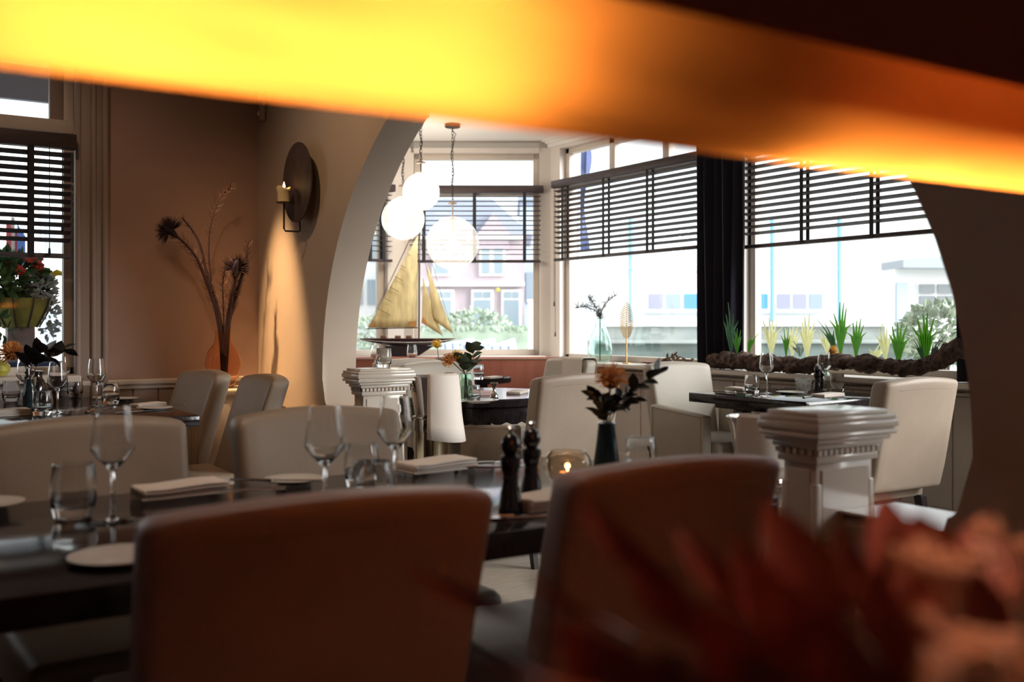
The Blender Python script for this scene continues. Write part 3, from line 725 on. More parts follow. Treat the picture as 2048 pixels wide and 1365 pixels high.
chair('chair_lamplit_slim', 'blurred leather chair seen from behind, beside the candle globe', 1.215, 1.715, -4, GN)
chair('chair', 'cream leather chair behind the near tumbler and wine glass', .455, 2.325, 183, GN)
chair('chair', 'cream leather chair behind the wine glass and bread plate', 1.045, 2.30, 182, GN)
GL = 'chairs at the left window table'
chair('armchair_lean', 'cream leather armchair with creased back by the left table', 1.00, 4.95, 97, GL)
chair('chair_lean', 'cream leather chair below the wall candle, by the left table', 1.11, 4.43, 90, GL)
GB = 'chairs in the bay'
chair('armchair', 'cream leather armchair turned to the round scalloped table', 2.72, 4.06, 2, GB)
chair('chair', 'cream leather chair with visible dark legs beside the arch jamb', 3.80, 3.03, -2, GB)
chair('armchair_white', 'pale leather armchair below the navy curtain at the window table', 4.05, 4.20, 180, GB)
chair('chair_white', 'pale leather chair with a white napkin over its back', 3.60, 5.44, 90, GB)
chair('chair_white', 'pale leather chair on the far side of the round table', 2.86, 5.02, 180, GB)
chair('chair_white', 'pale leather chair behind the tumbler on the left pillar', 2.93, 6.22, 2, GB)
g = G(); g.box((0, 0, 0), (.036, .16, .006)); 
# napkin over the chair back
pts_ = [(-.066, -.18), (-.062, .0), (-.05, .012), (.045, .012), (.06, .0), (.066, -.2)]
g = G()
for (a, b), (c, d) in zip(pts_, pts_[1:]): g.prism([(a, b), (c, d), (c, d - .004), (a, b - .004)], lambda p, q: (p[0], q, p[1]), -.11, .11)
o = tag(link('chair_napkin', g.mesh('chair_napkin', 'linen'), None, (3.93, 5.34, .888), 0), 'white napkin folded over the pale chair back near the bay', 'napkin')
# ================================================================ tables
def legs(t, xs, ys, h, s=.07):
    for x in xs:
        for y in ys:
            g = G(); g.box((x, y, h / 2), (s, s, h), bev=.004); part('leg', g, 'wood_black', t)
def rect_table(label, x0, x1, y0, y1, th=.045, inset=.1, apron=.0, group=None):
    t = thing('dining_table', label, 'table', ((x0 + x1) / 2, (y0 + y1) / 2, 0), 0, group)
    a, b = (x1 - x0) / 2, (y1 - y0) / 2
    g = G(); g.box((0, 0, .75 - th / 2), (2 * a, 2 * b, th), bev=.004); part('tabletop', g, 'wood_black', t)
    if apron:
        g = G(); g.box((0, 0, .75 - th - apron / 2), (2 * a - .2, 2 * b - .2, apron)); part('apron', g, 'wood_black', t, False)
    legs(t, (-a + inset, a - inset), (-b + inset, b - inset), .75 - th)
    return t
rect_table('long dark wooden table in the foreground with place settings', -.75, 1.67, 1.535, 2.335, .05, .09)
rect_table('dark wooden table at the left window with glasses', .18, 1.115, 4.12, 5.45)
rect_table('dark wooden table in front of the driftwood window sill', 3.72, 4.46, 3.25, 4.06, .05, .2, .03)
rect_table('small dark table by the bench behind the left pillar', 2.62, 3.28, 6.10, 6.62)
def round_table(label, c, r, scallop):
    t = thing('round_table', label, 'table', (c[0], c[1], 0), 0)
    g = G(); g.lathe([(0, .705), (r - .01, .705), (r, .712), (r, .742), (r - .008, .75), (0, .75)], n=48); part('tabletop', g, 'wood_black', t)
    if scallop:
        n = 96; A = []; g = G(); rr = r - .02
        for i in range(n):
            a = 2 * math.pi * i / n; z = .635 - .014 * abs(math.sin(i * math.pi / 3))
            A.append([g.b.verts.new((q * math.cos(a), q * math.sin(a), zz)) for q, zz in ((rr, .704), (rr, z), (rr - .018, z), (rr - .018, .704))])
        for i in range(n):
            B, C = A[i], A[(i + 1) % n]
            for k in range(4): g.b.faces.new((B[k], C[k], C[(k + 1) % 4], B[(k + 1) % 4]))
        part('scalloped_apron', g, 'wood_black', t, False)
    g = G(); g.box((0, 0, .36), (.11, .11, .70), bev=.006); part('pedestal', g, 'wood_black', t)
    g = G(); g.box((0, 0, .02), (.42, .1, .04), bev=.01); g.box((0, 0, .02), (.1, .42, .04), bev=.01); part('foot', g, 'wood_black', t)
round_table('round dark table with scalloped apron below the globe pendants', (2.72, 4.62), .46, True)
sc_ = rm(-.245, 7.05); round_table('small round dark table before the rust leather bench', (sc_.x, sc_.y), .24, False)
# bench along the chamfer wall
t = thing('banquette', 'rust brown leather bench below the middle bay window', 'bench', rm(0, 7.72), FR)
g = G(); g.box((-.44, .04, .60), (1.66, .10, .52), bev=.02, seg=3); part('backrest', g, 'leather_rust', t)
g = G(); g.box((-.44, .09, .43), (1.70, .02, .86), bev=.006); part('back_panel', g, 'leather_rust', t)
g = G(); g.box((-.44, -.18, .40), (1.66, .42, .12), bev=.03, seg=3); part('seat', g, 'leather_rust', t)
g = G(); g.box((-.44, -.16, .17), (1.62, .38, .34)); part('base', g, 'wood_leg', t, False)
g = G(); g.tube([(-1.25, -.012, .846), (.37, -.012, .846)], .004, 5); part('piping', g, 'seam', t)
o = thing('window_shelf', 'white shelf behind the bench carrying the model yacht', 'shelf', rm(0, 8.14), FR)
g = G(); g.box((-.40, 0, .835), (1.36, .50, .03), bev=.006); part('board', g, 'white_paint', o)
for x in (-.95, .15):
    g = G(); g.box((x, 0, .41), (.04, .46, .82)); part('bracket', g, 'white_paint', o, False)
# ================================================================ tableware prototypes
def lat(key, name, prof, m, n=24):
    g = G(); g.lathe(prof, n=n); PROTO[key] = g.mesh(name, m)
# wine glass .215 tall
outer = [(0, 0), (.038, 0), (.038, .0012), (.012, .0035), (.0045, .010), (.0038, .05), (.0042, .092), (.010, .100), (.026, .116), (.0395, .134), (.0395, .140), (.0345, .180), (.0300, .215)]
inner = [(.0290, .215), (.0335, .180), (.0383, .140), (.0378, .136), (.025, .1185), (.010, .104), (0, .101)]
lat('wine', 'wine_glass', outer + inner, 'glass', 28)
outer = [(0, 0), (.030, 0), (.034, .003), (.0395, .030), (.0405, .055), (.036, .098), (.0350, .100)]
inner = [(.0345, .100), (.0345, .098), (.039, .055), (.0375, .030), (.030, .020), (0, .017)]
lat('tumbler', 'tumbler', outer + inner, 'glass', 28)
lat('plate', 'bread_plate', [(0, 0), (.042, 0), (.046, .003), (.074, .010), (.075, .012), (.073, .0125), (.046, .006), (0, .005)], 'porcelain', 32)
g = G(); g.lathe([(0, 0), (.024, 0), (.025, .004), (.024, .012), (.0205, .04), (.0155, .062), (.0165, .067), (.0165, .071), (.0155, .076), (.0195, .088), (.0215, .104), (.0205, .112), (.013, .116), (.0145, .120), (.0195, .128), (.020, .138), (.0165, .150), (.008, .157), (.0045, .159), (0, .159)], n=20)
mb = g.mesh('body', 'mill_black')
g = G(); g.lathe([(0, .158), (.0045, .158), (.0045, .163), (.0085, .165), (.009, .169), (.006, .172), (0, .172)], n=12); mk = g.mesh('knob', 'steel')
PROTO['mill'] = [('body', mb, []), ('knob', mk, [])]
def napkin_mesh(key, m, a=.19, b=.10, h=.026):
    g = G()
    for i in range(4):
        z = h * (i + .5) / 4; g.box((.004 * (i % 2), 0, z), (a - .003 * i, b - .002 * (i % 2), h / 4 - .0006), bev=.0025, seg=2)
    g.box((-a / 2 + .008, 0, h / 2), (.014, b - .002, h * .98), bev=.006, seg=3)
    g.cuts(0, [-a / 4, 0, a / 4]); g.warp(lambda c: (c.x, c.y, c.z * (1 + .10 * math.sin(c.x * 30))))
    PROTO[key] = g.mesh('folded_napkin', m)
napkin_mesh('napkin', 'linen'); napkin_mesh('napkin_thin', 'linen', .17, .09, .016); napkin_mesh('napkin_pink', 'linen_pink', .15, .08, .02)
def cutlery(kind):
    g = G()
    if kind == 'knife':
        g.box((-.05, 0, .004), (.10, .011, .006), bev=.002); blade_ = [(0, -.005), (.10, -.006), (.115, .002), (.105, .008), (0, .006)]
        h = g.mesh('handle', 'steel'); g = G(); g.prism(blade_, lambda p, d: (p[0], p[1], d), .003, .005); b_ = g.mesh('blade', 'steel', False)
    else:
        g.tube([(-.10, 0, .004), (-.05, 0, .006), (.03, 0, .004)], [.006, .004, .0028], 6); h = g.mesh('handle', 'steel'); g = G()
        g.box((.045, 0, .004), (.03, .022, .003), bev=.001)
        for k in range(4): g.box((.08, -.0095 + .0063 * k, .0045), (.045, .0032, .0025))
        b_ = g.mesh('tines', 'steel', False)
    PROTO[kind] = [('handle', h, []), ('blade' if kind == 'knife' else 'tines', b_, [])]
cutlery('knife'); cutlery('fork')
TOP = .7505
def on(px, py, z=TOP): p = hz(px, py, z); return Vector((p.x, p.y, z))
GG = {'N': 'on the near dark table', 'L': 'on the left window table', 'W': 'on the driftwood window table', 'B': 'on the bay tables'}
def wine(px, py, grp, label, s=1.0): return one('wine', 'wine_glass', label, 'wine glass', on(px, py), 0, 'wine glasses ' + GG[grp], s)
def tumb(px, py, grp, label, s=1.0, z=TOP): return one('tumbler', 'tumbler', label, 'tumbler', on(px, py, z), 0, 'tumblers ' + GG[grp], s)
def plate(px, py, grp, label, s=1.0): return one('plate', 'bread_plate', label, 'plate', on(px, py), 0, 'bread plates ' + GG[grp], s)
def napk(px, py, grp, label, deg=0, key='napkin', s=1.0, z=TOP): return one(key, 'folded_napkin', label, 'napkin', on(px, py, z), R(deg), 'folded napkins ' + GG[grp], s)
def cut(kind, px, py, grp, label, deg, z=TOP): return inst(kind, kind, label, kind, on(px, py, z), R(deg), 'cutlery ' + GG[grp])
def mill(px, py, grp, label, s=1.0): return inst('mill', 'pepper_mill', label, 'pepper mill', on(px, py), 0, 'black mills ' + GG[grp], s)
# near table
tumb(147, 1036, 'N', 'clear tumbler beside the leftmost big wine glass', 1.05)
wine(226, 1043, 'N', 'big clear wine glass beside the folded napkin, far left', 1.02)
wine(650, 1030, 'N', 'clear wine glass whose stem meets the lower left chair', 1.0)
tumb(724, 975, 'N', 'clear tumbler behind the shorter one between two wine glasses', 1.0)
tumb(746, 1022, 'N', 'lower clear tumbler between two wine glasses, half hidden', 1.0)
wine(790, 987, 'N', 'clear wine glass in front of the champagne cooler', 1.0)
tumb(1281, 955, 'N', 'clear tumbler right of the dark teal flower vase', .98)
napk(360, 990, 'N', 'folded cream napkin right of the leftmost wine glass', 4)
napk(872, 940, 'N', 'folded cream napkin left of the black mills', 6, s=1.02)
napk(1105, 1012, 'N', 'folded cream napkin half hidden behind the chair with candle globe', 2)
plate(236, 1123, 'N', 'cream bread plate half hidden by the lower left chair', 1.0)
plate(588, 966, 'N', 'cream bread plate with a knife lying across', .95)
plate(-30, 1016, 'N', 'white plate rim cut by the left frame edge', 1.0)
cut('knife', 545, 964, 'N', 'steel knife resting across the bread plate', -35, TOP + .0135)
cut('fork', 480, 985, 'N', 'steel fork lying left of the bread plate', 160)
cut('knife', 1028, 1036, 'N', 'steel knife in front of the black mills', -28)
cut('fork', 1045, 1040, 'N', 'steel fork in front of the black mills', 150)
cut('fork', 985, 938, 'N', 'steel fork behind the black mills', -20)
cut('knife', 990, 928, 'N', 'steel knife behind the black mills', -16)
mill(1021, 1026, 'N', 'black pepper mill, nearer of the pair by the candle globe', 1.0)
mill(1063, 1000, 'N', 'black salt mill, farther of the pair by the candle globe', .97)
# candle globe
cg = on(1135, 972)
t = thing('candle_globe', 'smoked glass globe votive with a lit candle', 'candle holder', cg)
pr = [(0, 0), (.020, 0)] + [(.056 * math.cos(R(q)), .048 + .048 * math.sin(R(q))) for q in range(-68, 52, 8)]
g = G(); g.lathe(pr + [(r_ - .0014, z if z > .003 else .0015) for r_, z in pr[:1:-1]] + [(0, .0015)], n=32); part('globe', g, 'glass_smoke', t)
g = G(); g.lathe([(0, .004), (.021, .004), (.021, .030), (.019, .032), (0, .029)], n=18); part('candle', g, 'wax_amber', t)
g = G(); g.tube([(0, 0, .029), (.0005, 0, .036)], .0008, 5); part('wick', g, 'iron', t)
g = G(); g.lathe([(0, .033), (.0022, .035), (.0026, .038), (.0014, .043), (0, .047)], n=10); part('flame', g, 'flame', t)
light('candle_globe_light', 'POINT', (cg.x, cg.y, cg.z + .046), .12, (1, .55, .2), shadow_soft_size=.006)
# ---------------------------------------------------------------- flowers
def pincushion(name, label, loc, r, m='petal_orange', core='petal_core', n=170, seed=1, tilt=(0, 0, 1), group=None, stem=None):
    t = thing(name, label, 'flower', loc, 0, group); rnd = random.Random(seed)
    if stem:
        g = G(); g.tube([Vector(q) - Vector(loc) for q in stem] + [Vector((0, 0, 0))], .0026, 6); part('stem', g, 'stem', t)
    up = Vector(tilt).normalized()
    g = G(); g.sphere((0, 0, 0), r * .62, 14, 10); part('core', g, core, t)
    g = G()
    for _ in range(n):
        d = Vector((rnd.gauss(0, 1), rnd.gauss(0, 1), rnd.gauss(0, 1))).normalized()
        if d.dot(up) < -.45: continue
        e = (d + up * rnd.uniform(.1, .5)).normalized()
        g.tube([d * r * .5, d * r * .8 + e * r * .08, d * r * .88 + e * r * rnd.uniform(.12, .22)], [r * .035, r * .022, r * .03], 4)
    part('spines', g, m, t)
    return t
def leaf(g, p, d, L, w_, side=None):
    p, d = Vector(p), Vector(d).normalized(); side = Vector(side) if side else d.cross(Vector((.3, .5, .8))).normalized()
    n = side.cross(d).normalized()
    pts = [p + d * L * k / 5 + n * L * .10 * math.sin(k / 5 * 3) for k in range(6)]
    g.blade(pts, [w_ * .12, w_ * .7, w_, w_ * .9, w_ * .55, w_ * .04], side)
def spray(t, stems, m, leafm, L, w_, per, seed, r=.0018):
    """stems: lists of points; leaves alternate along them, each its own part"""
    rnd = random.Random(seed)
    for st in stems:
        g = G(); g.tube(st, [r * (1 - .5 * i / len(st)) for i in range(len(st))], 5); part('stem', g, m, t)
        st = [Vector(p) for p in st]
        for k in range(per):
            u = .25 + .75 * (k + .5) / per; f = u * (len(st) - 1); i = min(int(f), len(st) - 2); p = st[i].lerp(st[i + 1], f - i)
            ax = (st[i + 1] - st[i]).normalized(); sd = Vector((rnd.gauss(0, 1), rnd.gauss(0, 1), rnd.gauss(0, .6))); sd = (sd - ax * sd.dot(ax)).normalized()
            g = G(); leaf(g, p, ax * .7 + sd * .9, L * rnd.uniform(.7, 1.2), w_ * rnd.uniform(.8, 1.2)); part('leaf', g, leafm, t, norm=False)
def rel(px, py, Y, o): return at(px, py, Y) - o
# near vase
Yv = 2.40; vo = on(1213, 645 + (EYE - TOP) * F / Yv)
t = thing('bud_vase', 'dark teal glass vase holding an orange pincushion flower', 'vase', vo)
hv = at(1213, 846, Yv).z - TOP
g = G(); g.lathe([(0, 0), (.035, 0), (.036, .004), (.032, .04), (.024, hv * .7), (.020, hv - .004), (.0215, hv), (.0195, hv), (.018, hv - .006), (.022, hv * .7), (.030, .04), (.032, .012), (0, .010)], n=24); part('glass_body', g, 'glass_teal', t)
fo = at(1222, 758, Yv)
pincushion('pincushion_flower', 'big orange pincushion bloom above the dark teal vase', fo, .040, seed=2, tilt=(-.1, -.2, 1), stem=[vo + Vector((.004, 0, .016)), vo + Vector((0, 0, hv)), at(1218, 800, Yv)])
t = thing('eucalyptus_spray', 'dark leafy sprig reaching right from the teal vase', 'sprig', Vector((vo.x, vo.y, TOP + hv)))
o_ = t.location
g = G(); g.tube([(-.006, 0, -hv + .014), (0, 0, -.02)], .003, 6); part('stem', g, 'stem', t)
spray(t, [[(0, 0, -.02), rel(1225, 815, Yv, o_), rel(1258, 788, Yv, o_), rel(1290, 762, Yv, o_), rel(1325, 745, Yv, o_)],
          [(0, 0, -.02), rel(1200, 815, Yv, o_), rel(1192, 795, Yv + .02, o_)],
          [(0, 0, -.02), rel(1232, 820, Yv, o_), rel(1250, 805, Yv - .02, o_), rel(1262, 800, Yv, o_)],
          [(0, 0, -.02), rel(1212, 825, Yv - .02, o_), rel(1205, 805, Yv - .02, o_)],
          [(0, 0, -.02), rel(1222, 825, Yv + .02, o_), rel(1240, 800, Yv + .02, o_), rel(1275, 775, Yv + .02, o_)]], 'stem', 'leaf_dark', .040, .0125, 13, 3)
# ---------------------------------------------------------------- left table ware
tumb(22, 804, 'L', 'clear tumbler at the left frame edge on the window table', 1.0)
tumb(85, 832, 'L', 'clear tumbler nearest the front edge of the left table', 1.0)
tumb(150, 795, 'L', 'clear tumbler farthest back, in front of the architrave', .95)
tumb(221, 810, 'L', 'clear tumbler right of the rightmost wine glass, left table', 1.0)
wine(51, 810, 'L', 'wine glass beside the black jar on the left table')
wine(115, 829, 'L', 'wine glass right of the black jar, left table front')
wine(193, 813, 'L', 'wine glass standing before the taupe architrave')
wine(125, 794, 'L', 'wine glass farthest back near the window frame', .95)
plate(309, 820, 'L', 'bread plate with napkin at the right end of the left table', 1.0)
plate(245, 801, 'L', 'bread plate behind the tumbler on the left table', 1.0)
napk(296, 812, 'L', 'cream napkin beside the right bread plate, left table', 20, 'napkin_thin', .85)
napk(212, 797, 'L', 'cream napkin behind the rightmost left-table wine glass', 10, 'napkin_thin', .7)
napk(8, 832, 'L', 'folded cream napkin at the left frame edge', 5)
cut('fork', 275, 826, 'L', 'steel fork beside the right bread plate, left table', 30)
cut('knife', 330, 815, 'L', 'steel knife on the right end of the left table', 25)
cut('fork', 190, 823, 'L', 'steel fork below the rightmost left-table wine glass', 60)
def jar(label, p, s=1.0):
    t = thing('black_jar', label, 'jar', p, 0, None, s)
    g = G(); g.lathe([(0, 0), (.038, 0), (.045, .006), (.046, .05), (.045, .075), (.034, .10), (.026, .112), (.026, .128), (.030, .130), (.030, .142), (0, .145)], n=22); part('body', g, 'mill_black', t)
    g = G(); g.box((0, -.047, .098), (.030, .003, .042), Matrix.Rotation(R(-18), 4, 'X')); part('tag', g, 'tag_tan', t)
    return t
jar('black jar with a tan tag on the left table', on(72, 806), 1.05).rotation_euler = (0, 0, R(-25))
mill(58, 805, 'L', 'black mill half hidden behind a wine glass, left table')
lv = hy(60, 740, 4.95); lv.z = TOP
t = thing('flower_bottle', 'dark slim bottle vase holding the left table flower', 'vase', lv)
g = G(); g.lathe([(0, 0), (.03, 0), (.031, .05), (.022, .09), (.016, .12), (.018, .125), (.014, .124), (.014, .09), (.026, .05), (0, .01)], n=18); part('glass_body', g, 'glass_teal', t)
Yl = lv.xy.dot(Vector((SY, CY)))
pincushion('pincushion_flower', 'orange pincushion bloom at the left window', at(24, 706, Yl), .052, seed=6, tilt=(-.6, -.2, .6), n=260, stem=[lv + Vector((.003, 0, .014)), lv + Vector((0, 0, .12)), at(45, 716, Yl)])
t = thing('eucalyptus_spray', 'dark leaf sprig on the left window table', 'sprig', lv + Vector((0, 0, .12)))
o_ = t.location
g = G(); g.tube([(-.005, 0, -.105), (0, 0, 0)], .003, 6); part('stem', g, 'stem', t)
spray(t, [[(0, 0, 0), rel(65, 720, Yl, o_), rel(85, 705, Yl, o_), rel(108, 706, Yl, o_), rel(132, 699, Yl, o_)],
          [(0, 0, 0), rel(60, 722, Yl, o_), rel(72, 708, Yl, o_)], [(0, 0, 0), rel(75, 728, Yl, o_), rel(98, 716, Yl, o_), rel(115, 712, Yl, o_)]], 'stem_brown', 'leaf_dark', .085, .024, 8, 12)
p = hy(-2, 760, 5.50); p.z = .863
t = thing('gourd', 'yellow and green gourd on the left window sill', 'gourd', p)
g = G(); g.lathe([(0, 0), (.03, .004), (.052, .03), (.050, .055), (.03, .075), (.012, .082), (0, .08)], n=20); part('body', g, 'citrus', t); g = G(); g.tube([(0, 0, .078), (.006, 0, .10)], .006, 6); part('stalk', g, 'stem_brown', t)
# ---------------------------------------------------------------- window table ware
tumb(1504, 788, 'W', 'clear tumbler at the left end of the driftwood table', 1.0)
wine(1533, 787, 'W', 'wine glass in front of the left end of the driftwood')
wine(1648, 781, 'W', 'wine glass beside the black mill on the driftwood table')
tumb(1674, 784, 'W', 'clear tumbler at the right end of the driftwood table', 1.0)
plate(1580, 788, 'W', 'bread plate left of the cut glass votive', 1.0)
napk(1655, 793, 'W', 'folded napkin in front of the black mill, driftwood table', 4, 'napkin_thin')
napk(1478, 780, 'W', 'folded napkin left of the tumbler, driftwood table', 88, 'napkin_thin', .85)
cut('knife', 1450, 784, 'W', 'knife at the left end of the driftwood table', 80)
cut('fork', 1622, 795, 'W', 'fork beside the cut glass votive', 20)
cut('fork', 1562, 779, 'W', 'fork behind the bread plate, driftwood table', 30)
mill(1634, 781, 'W', 'black mill beside the cut glass votive', .85); mill(1644, 779, 'W', 'black mill standing behind the right wine glass', .85)
p = on(1607, 786)
t = thing('cut_glass_votive', 'clear cut glass votive cup on the driftwood table', 'candle holder', p)
g = G(); g.lathe([(0, 0), (.020, 0), (.026, .01), (.034, .04), (.038, .078), (.036, .080), (.031, .04), (.022, .012), (0, .010)], n=16); part('cup', g, 'glass_cut', t, False)
g = G()
for k in range(12):
    for j in range(5):
        a = 2 * math.pi * (k + .5 * (j % 2)) / 12; r_ = .029 + .0018 * j + .003; g.sphere((r_ * math.cos(a), r_ * math.sin(a), .016 + .0135 * j), .0062, 6, 4)
part('knobs', g, 'glass_cut', t)
p = on(1652, 776); Yf = p.xy.dot(Vector((SY, CY)))
t = thing('flower_bottle', 'slim green bottle vase on the driftwood table', 'vase', p)
g = G(); g.lathe([(0, 0), (.024, 0), (.025, .06), (.014, .10), (.011, .13), (.013, .133), (.009, .132), (.011, .10), (.021, .06), (0, .008)], n=16); part('glass_body', g, 'glass_bottle', t)
pincushion('pincushion_flower', 'orange-yellow bloom in front of the driftwood log', at(1665, 704, Yf), .036, 'petal_yellow', seed=9, tilt=(.8, -.5, .2), stem=[p + Vector((0, 0, .012)), p + Vector((0, 0, .13)), at(1658, 716, Yf)])
# ---------------------------------------------------------------- round table ware
p = on(932, 803); Yr = p.xy.dot(Vector((SY, CY)))
t = thing('flower_bottle', 'green glass bottle vase on the scalloped round table', 'vase', p)
g = G(); g.lathe([(0, 0), (.032, 0), (.034, .05), (.030, .09), (.026, .13), (.028, .134), (.024, .132), (.026, .09), (.030, .05), (.028, .01), (0, .01)], n=20); part('glass_body', g, 'glass_bottle', t)
t = thing('eucalyptus_spray', 'round-leaved green sprig on the scalloped round table', 'sprig', p + Vector((0, 0, .125)))
o_ = t.location
g = G(); g.tube([(.008, 0, -.11), (0, 0, 0)], .003, 6); part('stem', g, 'stem', t)
spray(t, [[(0, 0, 0), rel(938, 730, Yr, o_), rel(946, 708, Yr, o_), rel(952, 692, Yr, o_)], [(0, 0, 0), rel(925, 735, Yr, o_), rel(920, 718, Yr, o_)], [(0, 0, 0), rel(935, 738, Yr, o_), rel(955, 722, Yr, o_)]], 'stem', 'leaf_euc', .055, .026, 6, 21)
pincushion('pincushion_flower', 'orange bloom left of the round-leaved sprig', at(898, 721, Yr), .036, 'petal_orange', seed=10, tilt=(-.8, -.3, .3), stem=[p + Vector((-.008, 0, .014)), p + Vector((-.004, 0, .13)), at(908, 728, Yr)])
pincushion('pincushion_flower', 'yellow bloom right beside the round-leaved sprig', at(914, 712, Yr), .030, 'petal_yellow', seed=11, stem=[p + Vector((0, .008, .014)), p + Vector((0, .004, .13)), at(918, 728, Yr)])
tumb(948, 804, 'B', 'clear tumbler beside the green bottle vase', .8)
plate(958, 806, 'B', 'white bread plate in front of the steel jigger', 1.25)
napk(960, 791, 'B', 'pink folded napkin on the scalloped round table', -10, 'napkin_pink')
p = on(988, 798)
t = thing('jigger', 'waisted steel candle stand on the scalloped round table', 'candle stand', p)
g = G(); g.lathe([(0, 0), (.022, 0), (.024, .006), (.020, .012), (.020, .022), (.012, .032), (.007, .045), (.009, .06), (.020, .075), (.020, .080), (.017, .078), (0, .06)], n=18); part('body', g, 'chrome', t)
napk(1035, 787, 'B', 'white napkin partly hidden behind the cream armchair', 40, 'napkin_thin', .9)
p = on(956, 760); tumb(956, 760, 'B', 'clear tumbler on the small round table', 1.0)
wine(824, 748, 'B', 'wine glass in front of the yacht hull, right one'); wine(752, 750, 'B', 'wine glass in front of the yacht hull, left one')
napk(985, 757, 'B', 'white napkin on the small round table', 20, 'napkin_thin', .8)
p = on(877, 753); Yq = p.xy.dot(Vector((SY, CY)))
t = thing('flower_bottle', 'clear slim vase with a yellow bloom below the yacht', 'vase', p)
g = G(); g.lathe([(0, 0), (.026, 0), (.027, .07), (.018, .11), (.020, .135), (.018, .134), (.016, .11), (.025, .07), (.024, .008), (0, .008)], n=16); part('glass_body', g, 'glass', t)
pincushion('pincushion_flower', 'yellow bloom in front of the yacht bow', at(874, 690, Yq), .040, 'petal_yellow', 'petal_yellow', seed=13, stem=[p + Vector((0, 0, .012)), p + Vector((0, 0, .13))])
o = one('tumbler', 'tumbler', 'clear tumbler standing on the left pillar cap', 'tumbler', (1.875, 3.99, .9305), 0, None, .86)
# ================================================================ wall candle
sp = hx(618, 367, XA0)
t = thing('wall_sconce', 'round bronze wall disc with a lit candle on a bracket', 'candle sconce', (XA0, sp.y, sp.z))
ry90 = Matrix.Rotation(R(-90), 4, 'Y')
g = G(); g.lathe([(0, 0), (.03, 0), (.03, .05), (0, .05)], n=12, rot=ry90); part('wall_mount', g, 'iron', t)
g = G(); g.lathe([(0, .048), (.195, .056), (.200, .060), (.200, .066), (.190, .066), (0, .058)], n=48, rot=ry90); part('disc', g, 'bronze_disc', t)
cp = hx(568, 407, XA0 - .125) - Vector((XA0, sp.y, sp.z)); zb_ = hx(575, 462, XA0 - .12).z - sp.z
g = G(); g.tube([(-.05, 0, -.17), (-.05, -.01, zb_ + .004), (-.06, -.012, zb_), (cp.x + .006, cp.y * .9, zb_ + .002), (cp.x, cp.y, zb_ + .014), (cp.x, cp.y, cp.z)], .0045, 8); part('bracket', g, 'iron', t)
g = G(); g.lathe([(0, 0), (.036, 0), (.038, .004), (.036, .006), (0, .005)], (cp.x, cp.y, cp.z), 20); part('drip_plate', g, 'iron', t)
cw = Vector((XA0 + cp.x, sp.y + cp.y, sp.z + cp.z + .006))
t = thing('pillar_candle', 'half melted cream candle burning on the wall bracket', 'candle', cw)
g = G(); g.lathe([(0, 0), (.031, 0), (.032, .05), (.037, .060), (.034, .072), (.028, .066), (0, .060)], n=18)
g.warp(lambda c: (c.x * (1 + .12 * math.sin(3 * math.atan2(c.y, c.x)) * max(0, (c.z - .045) / .03)), c.y, c.z + .010 * math.sin(2 * math.atan2(c.y, c.x) + 1) * max(0, (c.z - .045) / .03)))
part('wax_body', g, 'wax', t)
g = G(); g.tube([(0, 0, .058), (.001, 0, .068)], .001, 5); part('wick', g, 'iron', t)
g = G(); g.lathe([(0, .066), (.006, .071), (.0075, .079), (.004, .092), (0, .104)], n=10); part('flame', g, 'flame', t)
light('wall_candle_light', 'POINT', cw + Vector((0, 0, .085)), .25, (1, .62, .25), shadow_soft_size=.008)
# sensor in the corner
p = hx(530, 214, XA0)
t = thing('motion_sensor', 'small rounded sensor mounted high in the wall corner', 'sensor', (XA0, p.y, p.z))
g = G(); g.box((-.016, 0, .0), (.032, .052, .16), bev=.014, seg=3); part('housing', g, 'sensor_grey', t); g = G(); g.sphere((-.032, 0, -.04), .014, 10, 6); part('lens', g, 'plastic_white', t)
# corner cabinet, amber vase, feathers
t = thing('corner_cabinet', 'cream corner cabinet under the amber vase', 'cabinet', (1.60, 5.33, 0))
g = G(); g.box((0, 0, .375), (.38, .36, .75)); part('body', g, 'white_paint', t, False); g = G(); g.box((0, 0, .765), (.42, .40, .03), bev=.006); part('top_board', g, 'white_paint', t)
for s in (-1, 1):
    g = G(); g.box((s * .092, -.186, .40), (.175, .014, .62), bev=.003); d_ = part('door', g, 'white_paint', t); g = G(); g.sphere((s * .02, -.20, .42), .012, 8, 6); part('knob', g, 'steel', d_)
vz = .781; vp = Vector((1.575, 5.34, vz)); Ya = vp.xy.dot(Vector((SY, CY)))
pxv = 447; Xv = (pxv - 1024) / F * Ya; vq = rm(Xv, Ya); vp = Vector((vq.x, vq.y, vz))
t = thing('amber_vase', 'amber glass vase with a round belly in the wall corner', 'vase', vp)
zt_ = at(pxv, 660, Ya).z - vz; zc_ = at(pxv, 728, Ya).z - vz
pr = [(0, 0), (.05, 0), (.078, zc_ * .4), (.098, zc_), (.085, zc_ + .06), (.050, zc_ + .11), (.043, zc_ + .15), (.043, zt_)]
g = G(); g.lathe(pr + [(r_ - .003, z) for r_, z in pr[:0:-1]] + [(0, .006)], n=28); part('glass_body', g, 'glass_amber', t)
